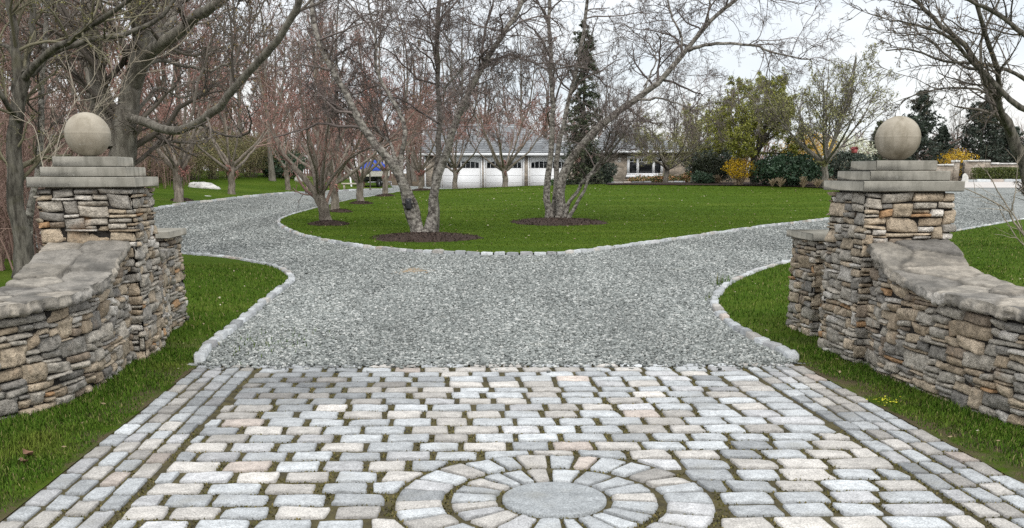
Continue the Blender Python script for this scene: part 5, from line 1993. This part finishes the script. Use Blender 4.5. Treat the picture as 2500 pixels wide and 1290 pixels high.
# pale edging stones of the bed
for i, (pa_, pb_) in enumerate([((1400, 447), (1500, 449)), ((1492, 446), (1590, 445)), ((1628, 447), (1672, 447))]):
    pts_ = np.stack([onground(pa_[0], 59.6 + i * .4)[:2], onground(pb_[0], 59.6 + i * .4)[:2]])
    kerb('bed_edging', np.stack([pts_[0] + (pts_[1] - pts_[0]) * k_ for k_ in np.linspace(0, 1, 10)]), 1, 60 + i, .2, .17, (.4, .8))

# ================================================================== BUILDINGS
DG = 70.0
zg = 0.42


def xw(px, D, z):
    return (px - CX) / FPX * (D * math.cos(PITCH) - (z - CAM_H) * math.sin(PITCH))


def zw(py, D):
    return at(1250, py, D)[2]


gx0, gx1 = xw(1037, DG, 1.5), xw(1403, DG, 1.5)
base = np.array([(gx0 + gx1) / 2, DG, zg])
gar = thing('garage', 'stone garage with three white arched carriage doors and slate roof', 'garage', base)
ze = zw(378, DG)
mb = MB()
doors = [(1078, 1174), (1184, 1277), (1292, 1384)]
zt = zw(381, DG)
ed = [gx0] + [xw(p, DG, 1.5) for d in doors for p in d] + [gx1]
for i in range(0, len(ed), 2):
    mb.box(ed[i], ed[i + 1], DG, DG + .35, zg - .3, zt)
mb.box(gx0, gx1, DG, DG + .35, zt, ze)
mb.box(gx0, gx0 + .35, DG + .35, DG + 7.5, zg - .3, ze)
mb.box(gx1 - .35, gx1, DG + .35, DG + 7.5, zg - .3, ze)
mb.box(gx0 + .35, gx1 - .35, DG + 7.15, DG + 7.5, zg - .3, ze)
mb.build('wall', M['masonry'], gar, base, False)
# arched doors
z1, z2 = zw(411, DG), zw(394, DG)
for (p0, p1) in doors:
    a, b = xw(p0, DG, 1.5), xw(p1, DG, 1.5)
    dm = MB()
    wd = b - a
    dm.box(a, b, DG + .06, DG + .16, zg - .3, z1 - .003)          # lower leaf
    for k_ in range(1, 3):
        zz_ = zg + (z1 - zg) * k_ / 3
        dm.box(a + .12, b - .12, DG + .05, DG + .059, zz_ - .012, zz_ + .012)
    # arch head above the lights
    n_ = 16
    for k_ in range(n_):
        u0, u1 = k_ / n_, (k_ + 1) / n_
        h0 = z2 + .02 - .17 * ((u0 + u1) - 1) ** 2
        dm.box(a + wd * u0, a + wd * u1, DG + .06, DG + .16, h0, zt - .002)
    fr = MB()
    dw = gar
    d = dm.build('garage_door', M['white'], gar, base, False)
    # trim round the opening
    tm = MB()
    tm.box(a - .09, a - .003, DG - .04, DG - .002, zg - .3, zt + .09)
    tm.box(b + .003, b + .09, DG - .04, DG - .002, zg - .3, zt + .09)
    tm.box(a - .003, b + .003, DG - .04, DG - .002, zt + .002, zt + .09)
    tm.build('trim', M['white'], d, None, False, xf=lambda V: V - base)
    pn = MB()
    pn.box(a + .10, b - .10, DG + .10, DG + .12, z1, z2 + .02)
    pn.build('pane', M['glass'], d, None, False, xf=lambda V: V - base)
    ex = []
    for k_ in range(9):
        x = a + .08 + (wd - .16) * k_ / 8
        ww_ = .12 if k_ in (0, 8) else (.10 if k_ == 4 else .03)
        ex += [x - ww_ / 2, x + ww_ / 2]
    zr_ = [z1 + .002, z2 - .02, z2 + .012]
    V = [(x, y_, z) for y_ in (DG + .055, DG + .095) for z in zr_ for x in ex]
    Q = []
    for o_ in (0, 54):
        Q += [[o_ + 18 + q_, o_ + 19 + q_, o_ + 37 + q_, o_ + 36 + q_] for q_ in range(17)]
        Q += [[o_ + q_, o_ + q_ + 1, o_ + q_ + 19, o_ + q_ + 18] for q_ in range(0, 18, 2)]
    Q += [[q_, q_ + 18, q_ + 72, q_ + 54] for q_ in range(18)]
    mu = MB()
    mu.add(V, Q)
    mu.build('glazing_bars', M['white'], d, None, False, xf=lambda V: V - base)


def hip(x0, x1, y0, y1, ze_, zr, inset0, inset1, over=.35, th=.10):
    a, b, c, d = x0 - over, x1 + over, y0 - over, y1 + over
    ym = (c + d) / 2
    r0, r1 = a + inset0, b - inset1
    V = [(a, c, ze_), (b, c, ze_), (b, d, ze_), (a, d, ze_), (r0, ym, zr), (r1, ym, zr)]
    V += [(a, c, ze_ - th), (b, c, ze_ - th), (b, d, ze_ - th), (a, d, ze_ - th)]
    Q = [[0, 1, 5, 4], [2, 3, 4, 5], [0, 1, 7, 6], [1, 2, 8, 7], [2, 3, 9, 8], [3, 0, 6, 9], [6, 7, 8, 9]]
    T3 = [[1, 2, 5], [3, 0, 4]]
    return np.array(V), Q, T3


zr = zw(303, DG + 3.7)
V, Q, T3 = hip(gx0, gx1 - .3, DG, DG + 7.5, ze + .10, zr, .4, 4.2)
mb = MB(); mb.add(V, Q, T3); rf = mb.build('roof', M['slate'], gar, base, False)
mb = MB(); mb.box(gx0 - .33, gx1 + .02, DG - .42, DG - .352, ze - .07, ze + .085); mb.build('gutter', M['white'], gar, base, False)
mb = MB(); mb.box(gx0 - .02, gx0 + .08, DG - .10, DG - .005, zg - .2, ze - .1); mb.build('downspout', M['white'], gar, base, False)
# lower link roof on the right of the garage
V, Q, T3 = hip(xw(1362, DG, 2), xw(1450, DG, 2), DG + 1.0, DG + 6, ze + .2, zw(347, DG + 3.5), .5, .3)
mb = MB(); mb.add(V, Q, T3); mb.build('link_roof', M['slate'], gar, base, False)

DH = 66.0
hx0, hx1 = xw(1470, DH, 2), xw(1682, DH, 2)
zh = Tz((hx0 + hx1) / 2, DH)
base = np.array([(hx0 + hx1) / 2, DH, zh])
hou = thing('house', 'low stone house wing with hipped slate roof and white triple window', 'house', base)
ze = zw(372, DH)
wx0, wx1, wz0, wz1 = xw(1531, DH, 2), xw(1619, DH, 2), zw(430, DH), zw(382, DH)
mb = MB()
mb.box(hx0, wx0, DH, DH + .4, zh - .4, ze)
mb.box(wx1, hx1, DH, DH + .4, zh - .4, ze)
mb.box(wx0, wx1, DH, DH + .4, zh - .4, wz0)
mb.box(wx0, wx1, DH, DH + .4, wz1, ze)
mb.box(hx1 - .4, hx1, DH + .4, DH + 8, zh - .4, ze)
mb.box(hx0, hx0 + .4, DH + .4, DH + 8, zh - .4, ze)
mb.box(hx0 + .4, hx1 - .4, DH + 7.6, DH + 8, zh - .4, ze)
mb.build('wall', M['masonry'], hou, base, False)
V, Q, T3 = hip(hx0, hx1, DH, DH + 8, ze + .10, zw(308, DH + 4), 1.2, 4.3, .45)
mb = MB(); mb.add(V, Q, T3); mb.build('roof', M['slate'], hou, base, False)
mb = MB(); mb.box(hx0 - .45, hx1 + .45, DH - .53, DH - .452, ze - .06, ze + .09); mb.box(hx1 + .452, hx1 + .53, DH - .53, DH + 8.45, ze - .06, ze + .09)
mb.build('gutter', M['white'], hou, base, False)
wn = MB()
f_ = .17
wn.box(wx0, wx1, DH - .04, DH + .10, wz1 - f_, wz1)
wn.box(wx0, wx1, DH - .04, DH + .10, wz0, wz0 + f_)
cols = [wx0 + .02, wx0 + (wx1 - wx0) * .27, wx0 + (wx1 - wx0) * .71, wx1 - .14]
for x in cols:
    wn.box(x - .02, x + .14, DH - .042, DH + .10, wz0 + f_, wz1 - f_)
wo = wn.build('window', M['white'], hou, base, False)
mb = MB(); mb.box(wx0 + .05, wx1 - .05, DH + .03, DH + .05, wz0 + .1, wz1 - .1); mb.build('pane', M['glass'], wo, base, False)
mb = MB(); mb.box(wx0 - .06, wx1 + .06, DH - .10, DH - .045, wz0 - .09, wz0 + .05, bev=.01); mb.build('sill', M['white'], wo, base, False)
mb = MB()
zt_ = wz0 + (wz1 - wz0) * .72
mb.box(wx0 + .12, wx1 - .12, DH, DH + .028, zt_ - .02, zt_ + .02)
for x in np.concatenate([np.linspace(cols[0] + .12, cols[1], 3)[1:-1], np.linspace(cols[1] + .12, cols[2], 6)[1:-1], np.linspace(cols[2] + .12, cols[3], 3)[1:-1]]):
    mb.box(x - .015, x + .015, DH, DH + .027, zt_ + .021, wz1 - f_)
mb.build('glazing_bars', M['white'], wo, base, False)
for px in (1512, 1650):
    c = np.array([xw(px, DH, 2), DH - .03, zw(390, DH)])
    th = np.arange(20) * 2 * math.pi / 20
    mb = MB()
    V = np.concatenate([np.column_stack([c[0] + .11 * np.cos(th), np.full(20, c[1]), c[2] + .14 * np.sin(th)]), np.column_stack([c[0] + .11 * np.cos(th), np.full(20, c[1] + .028), c[2] + .14 * np.sin(th)]), [[c[0], c[1] - .03, c[2]]]])
    i = np.arange(20)
    mb.add(V, np.stack([i, (i + 1) % 20, (i + 1) % 20 + 20, i + 20], -1), np.stack([i, (i + 1) % 20, np.full(20, 40)], -1))
    mb.build('plaque', M['boulder'], hou, base, False)

# ================================================================== far right: wall, gate, hedge
DW = 62.0
xa, xb = xw(2413, DW, 1), xw(2600, DW, 1)
zl = Tz(xa, DW)


def far_wall(name, label, x0, x1, ztop, seed):
    base = np.array([(x0 + x1) / 2, DW, zl])
    t = thing(name, label, 'wall', base)
    mb = MB(); mb.box(x0, x1, DW, DW + .5, zl - .3, ztop - .10); mb.build('stonework', M['masonry'], t, base, False)
    n = max(2, int((x1 - x0) / .5))
    rg = np.random.RandomState(seed)
    mb = MB()
    for i in range(n):
        mb.box(x0 + (x1 - x0) * i / n + .006, x0 + (x1 - x0) * (i + 1) / n - .006, DW - .06, DW + .56, ztop - .098, ztop + rg.normal(0, .012), bev=.015)
    mb.build('coping', M['boulder'], t, base, False)
    return t


far_wall('stone_wall', 'far stone boundary wall behind the clipped hedge', xa + .02, xb, zw(398, DW), 1)
far_wall('stone_wall', 'taller stretch of far stone wall just right of the iron gate', xw(2355, DW, 1), xa, zw(391, DW), 2)
far_wall('stone_wall', 'narrow stone jamb left of the iron gate', xw(2326, DW, 1), xw(2339, DW, 1), zw(392, DW), 3)
far_wall('stone_wall', 'low far stone wall seen left of the iron gate above the pillar cap', xw(2230, DW, 1), xw(2324, DW, 1), zw(401, DW), 4)
x0, x1 = xw(2340, DW, 1), xw(2354, DW, 1)
base = np.array([(x0 + x1) / 2, DW + .2, zl])
t = thing('iron_gate', 'small black iron gate set in the far stone wall', 'gate', base)
mb = MB()
zt_ = zw(398, DW)
for x in np.linspace(x0 + .02, x1 - .02, 5):
    mb.box(x - .014, x + .014, DW + .2, DW + .23, zl, zt_)
mb.box(x0 + .04, x1 - .04, DW + .232, DW + .25, zl + .15, zl + .2); mb.box(x0 + .04, x1 - .04, DW + .232, DW + .25, zt_ - .15, zt_ - .1)
mb.build('bars', M['iron'], t, base, False)
# clipped hedge
rg = np.random.RandomState(31)
hxa, hxb = xw(2374, 59, 1), xw(2600, 59, 1)
base = np.array([(hxa + hxb) / 2, 59, Tz(hxa, 59)])
t = thing('clipped_hedge', 'low clipped green hedge before the far stone wall', 'hedge', base)
n = 14000
p = np.column_stack([rg.uniform(hxa, hxb, n), 59 + rg.uniform(-.45, .45, n), base[2] + rg.uniform(.05, .78, n) ** .8])
p[:, 2] += .05 * vnoise(p, 1.5, 4)
v, q = quads_at(p, np.full(n, .09), rg, .5)
mk('foliage', v, q, M['boxleaf'], t, base)
kp = np.stack([np.array([hxa - 1, 58.2]) + (np.array([hxb - hxa + 1, 0])) * k_ for k_ in np.linspace(0, 1, 8)])
kerb('court_kerb', kp, 1, 70, .2, .16, (.5, .9))


# ------------------------------------------------------------------ boulders
def boulder(label, px, py, w_, h_, seed, mat=None, name='boulder', D=None, dpt=.6):
    c = gp(px, py) if D is None else onground(px, D)
    rg = np.random.RandomState(seed)
    nu, nv = 28, 16
    la = np.linspace(-.5, math.pi / 2, nv)
    lo = np.arange(nu) * 2 * math.pi / nu
    LA, LO = np.meshgrid(la, lo, indexing='ij')
    d = np.dstack([np.cos(LA) * np.cos(LO), np.cos(LA) * np.sin(LO), np.sin(LA)])
    r = 1 + .28 * vnoise(d * 1.6 + seed, 1, seed) + .12 * vnoise(d * 4 + seed, 1, seed + 1) + .05 * vnoise(d * 10, 1, seed)
    V = d * r[..., None] * np.array([w_ / 2, w_ * dpt / 2, h_])
    i = np.arange(nu)
    Q = np.concatenate([np.stack([k * nu + i, k * nu + (i + 1) % nu, (k + 1) * nu + (i + 1) % nu, (k + 1) * nu + i], -1) for k in range(nv - 1)])
    o = mk(name, V.reshape(-1, 3), Q, mat or M['boulder'])
    o.location = c
    return tag(o, label, 'boulder')


boulder('long flat pale boulder lying on the left lawn', 497, 462, 1.45, .32, 3)
boulder('pointed white boulder on the left lawn', 734, 445, .78, .42, 9)
boulder('small flat stone in the lawn before the long boulder', 505, 482, .45, .06, 5)
boulder('small grey stone at the back edge of the left lawn', 662, 427, .5, .2, 6)
boulder('white rounded stone at the end of the clipped hedge', 2354, 440, .35, .48, 7, D=57.5)

# ------------------------------------------------------------------ boat on trailer
cb = onground(914, 62)
t = thing('motor_boat', 'white motor boat with black bottom under a blue canvas cover', 'boat', cb + np.array([0, 0, .32]), R(70))
t.scale = (.75, .7, .75)
n_ = 14
xs = np.linspace(-2.4, 2.4, n_)
half = .92 * np.clip(1 - ((xs + .4) / 2.9) ** 2 * (xs > -.4), 0, 1) ** .6
half = np.maximum(half, .03)
keel = np.where(xs > 1.0, .05 + .35 * ((xs - 1) / 1.4) ** 2, .05)
shr = .98 + .12 * ((xs + 2.4) / 4.8) ** 2
sec = []
for x, h, kz, sz in zip(xs, half, keel, shr):
    sec.append([(x, -h, sz), (x, -h * .97, sz * .45), (x, -h * .80, kz + .16), (x, 0, kz), (x, h * .80, kz + .16), (x, h * .97, sz * .45), (x, h, sz)])
sec = np.array(sec)


def strip_(sec, cols):
    s = sec[:, cols]
    n, m = s.shape[:2]
    i = (np.arange(n - 1)[:, None] * m + np.arange(m - 1)[None]).ravel()
    return s.reshape(-1, 3), np.stack([i, i + m, i + m + 1, i + 1], -1)


mb = MB()
for cols_ in ([0, 1], [5, 6]):
    mb.add(*strip_(sec, cols_))
mb.add(sec[0], [[0, 1, 5, 6]]); mb.add(sec[0] + [0, 0, 0], None, None)
mb.build('hull', M['hull'], t, None, False)
mb = MB(); mb.add(*strip_(sec, [1, 2, 3, 4, 5])); mb.add(sec[0], [[1, 2, 4, 5]], [[2, 3, 4]]); mb.build('bottom', M['black'], t, None, False)
cv = []
for x, h, sz in zip(xs, half, shr):
    rise = .62 * math.exp(-((x - .2) / 1.1) ** 2) + .12
    cv.append([(x, -h * 1.03, sz - .10), (x, -h * 1.02, sz + .03), (x, -h * .6, sz + rise * .8), (x, 0, sz + rise), (x, h * .6, sz + rise * .8), (x, h * 1.02, sz + .03), (x, h * 1.03, sz - .10)])
mb = MB(); v, q = strip_(np.array(cv), list(range(7))); mb.add(v, q); mb.add(np.array(cv)[0], [[1, 2, 4, 5]], [[2, 3, 4]]); mb.build('cover', M['blue'], t, None, False)
mb = MB(); mb.box(-2.75, -2.42, -.18, .18, .1, 1.0, bev=.05); mb.build('outboard_motor', M['hull'], t, None, False)
t = thing('boat_trailer', 'galvanised boat trailer carrying the covered boat', 'trailer', cb, R(70))
t.scale = (.75, .75, .75)
mb = MB()
for sy in (-.6, .6):
    mb.box(-2.2, 1.6, sy - .04, sy + .04, .36, .46)
for x in (-1.8, -.6, .6, 1.5):
    mb.box(x - .04, x + .04, -.555, .555, .37, .45)
mb.box(1.62, 3.1, -.05, .05, .36, .46); mb.box(3.0, 3.08, -.04, .04, -.02, .355)
mb.build('frame', M['steel'], t, None, False)
for sy in (-.78, .78):
    th = np.arange(24) * 2 * math.pi / 24
    prof = [(.16, -.08), (.30, -.09), (.33, -.05), (.33, .05), (.30, .09), (.16, .08)]
    V = np.concatenate([np.column_stack([-.7 + r_ * np.cos(th), np.full(24, sy + o_), .32 + r_ * np.sin(th)]) for r_, o_ in prof])
    i = np.arange(24)
    Q = np.concatenate([np.stack([k_ * 24 + i, k_ * 24 + (i + 1) % 24, (k_ + 1) * 24 + (i + 1) % 24, (k_ + 1) * 24 + i], -1) for k_ in range(5)])
    wh = mk('wheel', V, Q, M['rubber'], t)
    V = np.concatenate([np.column_stack([-.7 + .165 * np.cos(th), np.full(24, sy + .03 * np.sign(sy)), .32 + .165 * np.sin(th)]), [[-.7, sy + .07 * np.sign(sy), .32]]])
    mk('rim', V, np.stack([i, (i + 1) % 24, np.full(24, 24)], -1), M['steel'], wh)
# posts and planks beside the boat
c = onground(904, 58)
mb = MB(); mb.box(-.035, .035, -.035, .035, -.2, 1.15, bev=.01); o = mb.build('wooden_post', M['dark_bark'], None); o.location = c
tag(o, 'thin grey wooden post standing in front of the boat', 'post')
c = onground(858, 60)
mb = MB(); mb.box(-.045, .045, -.045, .045, -.2, .95, bev=.012); o = mb.build('wooden_post', M['white'], None); o.location = c; o.rotation_euler = (0, R(-5), 0)
tag(o, 'short white leaning post left of the boat', 'post')
c = onground(858, 57)
t = thing('plank_bench', 'low weathered plank bench on the lawn left of the boat', 'bench', c, .1)
mb = MB(); mb.box(-.55, .55, -.2, .2, .32, .40, bev=.01); mb.build('seat', M['timber'], t)
for x in (-.4, .4):
    mb = MB(); mb.box(x - .05, x + .05, -.16, .16, -.05, .318); mb.build('leg', M['timber'], t)
# red birdhouse hung in the tree
c = at(2086, 368, 47.5)
t = thing('birdhouse', 'small red birdhouse hanging among the white blossom', 'birdhouse', c, 1.95)
t.scale = (.75, .75, .75)
mb = MB(); mb.box(-.14, .14, -.12, .12, -.15, .08); mb.build('box', M['red_paint'], t, None, False)
mb = MB(); mb.add([(-.20, -.18, .06), (.20, -.18, .06), (.20, 0, .20), (-.20, 0, .20), (.20, .18, .06), (-.20, .18, .06), (-.20, -.18, .09), (.20, -.18, .09), (.20, 0, .23), (-.20, 0, .23), (.20, .18, .09), (-.20, .18, .09)],
               [[0, 1, 2, 3], [3, 2, 4, 5], [6, 7, 8, 9], [9, 8, 10, 11], [0, 1, 7, 6], [4, 5, 11, 10], [1, 2, 8, 7], [2, 4, 10, 8], [0, 3, 9, 6], [3, 5, 11, 9]]); mb.build('roof', M['red_paint'], t, None, False)
mb = MB(); mb.box(-.006, .006, -.006, .006, .225, 1.1); mb.build('hanger', M['iron'], t, None, False)

# ------------------------------------------------------------------ small things on the ground
c = gp(1008, 664)
rg = np.random.RandomState(12)
th = np.arange(40) * 2 * math.pi / 40
ed_ = 1 + .2 * np.cos(3 * th + 1) + .12 * np.cos(5 * th)
V = [np.column_stack([c[0] + .42 * r_ * ed_ * np.cos(th), c[1] + .75 * r_ * ed_ * np.sin(th), np.full(40, c[2] + .034 * (1 - r_ ** 2) - .004)]) for r_ in (0, .3, .6, .85, 1.0)]
i = np.arange(40)
Q = np.concatenate([np.stack([k_ * 40 + i, k_ * 40 + (i + 1) % 40, (k_ + 1) * 40 + (i + 1) % 40, (k_ + 1) * 40 + i], -1) for k_ in range(4)])
tag(mk('sand_patch', np.concatenate(V), Q, soil_mat('pale_sand', (.22, .17, .11), (.38, .30, .21), 30)), kind='structure')


def weed(px, py, n, h, spread, label, seed):
    rg = np.random.RandomState(seed)
    c = gp(px, py)
    p = np.column_stack([rg.normal(0, spread, n), rg.normal(0, spread * 1.4, n), np.zeros(n)])
    V, Q = blades(p, np.full(n, h), np.full(n, .008), rg, .8)
    o = mk('weed_tuft', V, Q, M['blade'])
    o.location = c + np.array([0, 0, .01])
    tag(o, label, 'weed', kind='stuff')
    o.name = 'weeds'


weed(1764, 700, 60, .16, .07, 'tuft of tall weeds growing by the right kerb bend', 1)
weed(1748, 735, 26, .08, .07, 'small weed tuft at the foot of the right kerb, nearest the gate', 2)
weed(650, 845, 160, .05, .26, 'thin patch of weeds in the gravel beside the left kerb', 3)
rg = np.random.RandomState(6)
n = 46
c = gp(2163, 995)
p = np.column_stack([c[0] + rg.normal(0, .05, n), c[1] + rg.normal(0, .07, n), np.full(n, .03)])
v, q = quads_at(p, np.full(n, .018), rg, .8, .6, np.array([[0, 0, 1.0]]))
tag(mk('yellow_moss', v, q, leaf('yellow_moss', [(0, (.35, .36, .02)), (1, (.6, .55, .03))])), 'small bright yellow patch in the grass beside the right paving edge', 'moss', kind='stuff')


def dead_leaf(px, py, w_, label, seed, z=.035):
    rg = np.random.RandomState(seed)
    c = gp(px, py)
    t_ = np.linspace(-1, 1, 7)
    prof = np.array([.05, .45, .8, 1, .75, .4, .03])
    az = rg.uniform(0, 6.28)
    V = []
    for a_, b_ in zip(t_, prof):
        for k_ in (-1, 0, 1):
            V.append([a_ * w_ / 2, k_ * b_ * w_ * .32, .012 * abs(k_) + .015 * a_ * a_ + rg.normal(0, .002)])
    V = np.array(V)
    ca, sa = math.cos(az), math.sin(az)
    V = np.column_stack([V[:, 0] * ca - V[:, 1] * sa, V[:, 0] * sa + V[:, 1] * ca, V[:, 2]])
    Q = [[j * 3 + k_, j * 3 + k_ + 1, j * 3 + k_ + 4, j * 3 + k_ + 3] for j in range(6) for k_ in range(2)]
    o = mk('dead_leaf', V, np.array(Q), plain('dry_leaf', (.16, .09, .055), .8, .3, 30))
    o.location = (c[0], c[1], c[2] + z)
    tag(o, label, 'leaf')


dead_leaf(72, 1133, .085, 'curled brown dead leaf in the grass at the lower left', 1, .05)
dead_leaf(62, 1152, .06, 'smaller brown dead leaf just below the curled one', 2, .05)
dead_leaf(1320, 988, .05, 'tiny reddish dead leaf in a joint of the cobbles', 3, .006)

# fallen twigs, bud scales and old leaves on lawns and paving edges
rg = np.random.RandomState(44)
pp_ = np.concatenate([scatter(isl, 1500, -9, 18, 18.4, 50), scatter(front_left, 500, -4.5, -1, 3.5, 16), scatter(front_right, 500, 1.5, 9, 3.5, 18)])
zz_ = T(pp_[:, 0], pp_[:, 1]) + np.where(pp_[:, 1] > 17, .085, .04)
v1, q1 = quads_at(np.column_stack([pp_, zz_]), .022 + .0012 * pp_[:, 1], rg, .55, .5, np.array([[0, 0, 1.0]]))
tag(mk('leaf_litter', v1, q1, island_mat('old_leaf', [(0, (.10, .07, .04)), (.7, (.26, .20, .12)), (1, (.5, .46, .36))], .9)), 'scattered old leaves and bud scales lying on the lawns', 'leaf litter', kind='stuff')
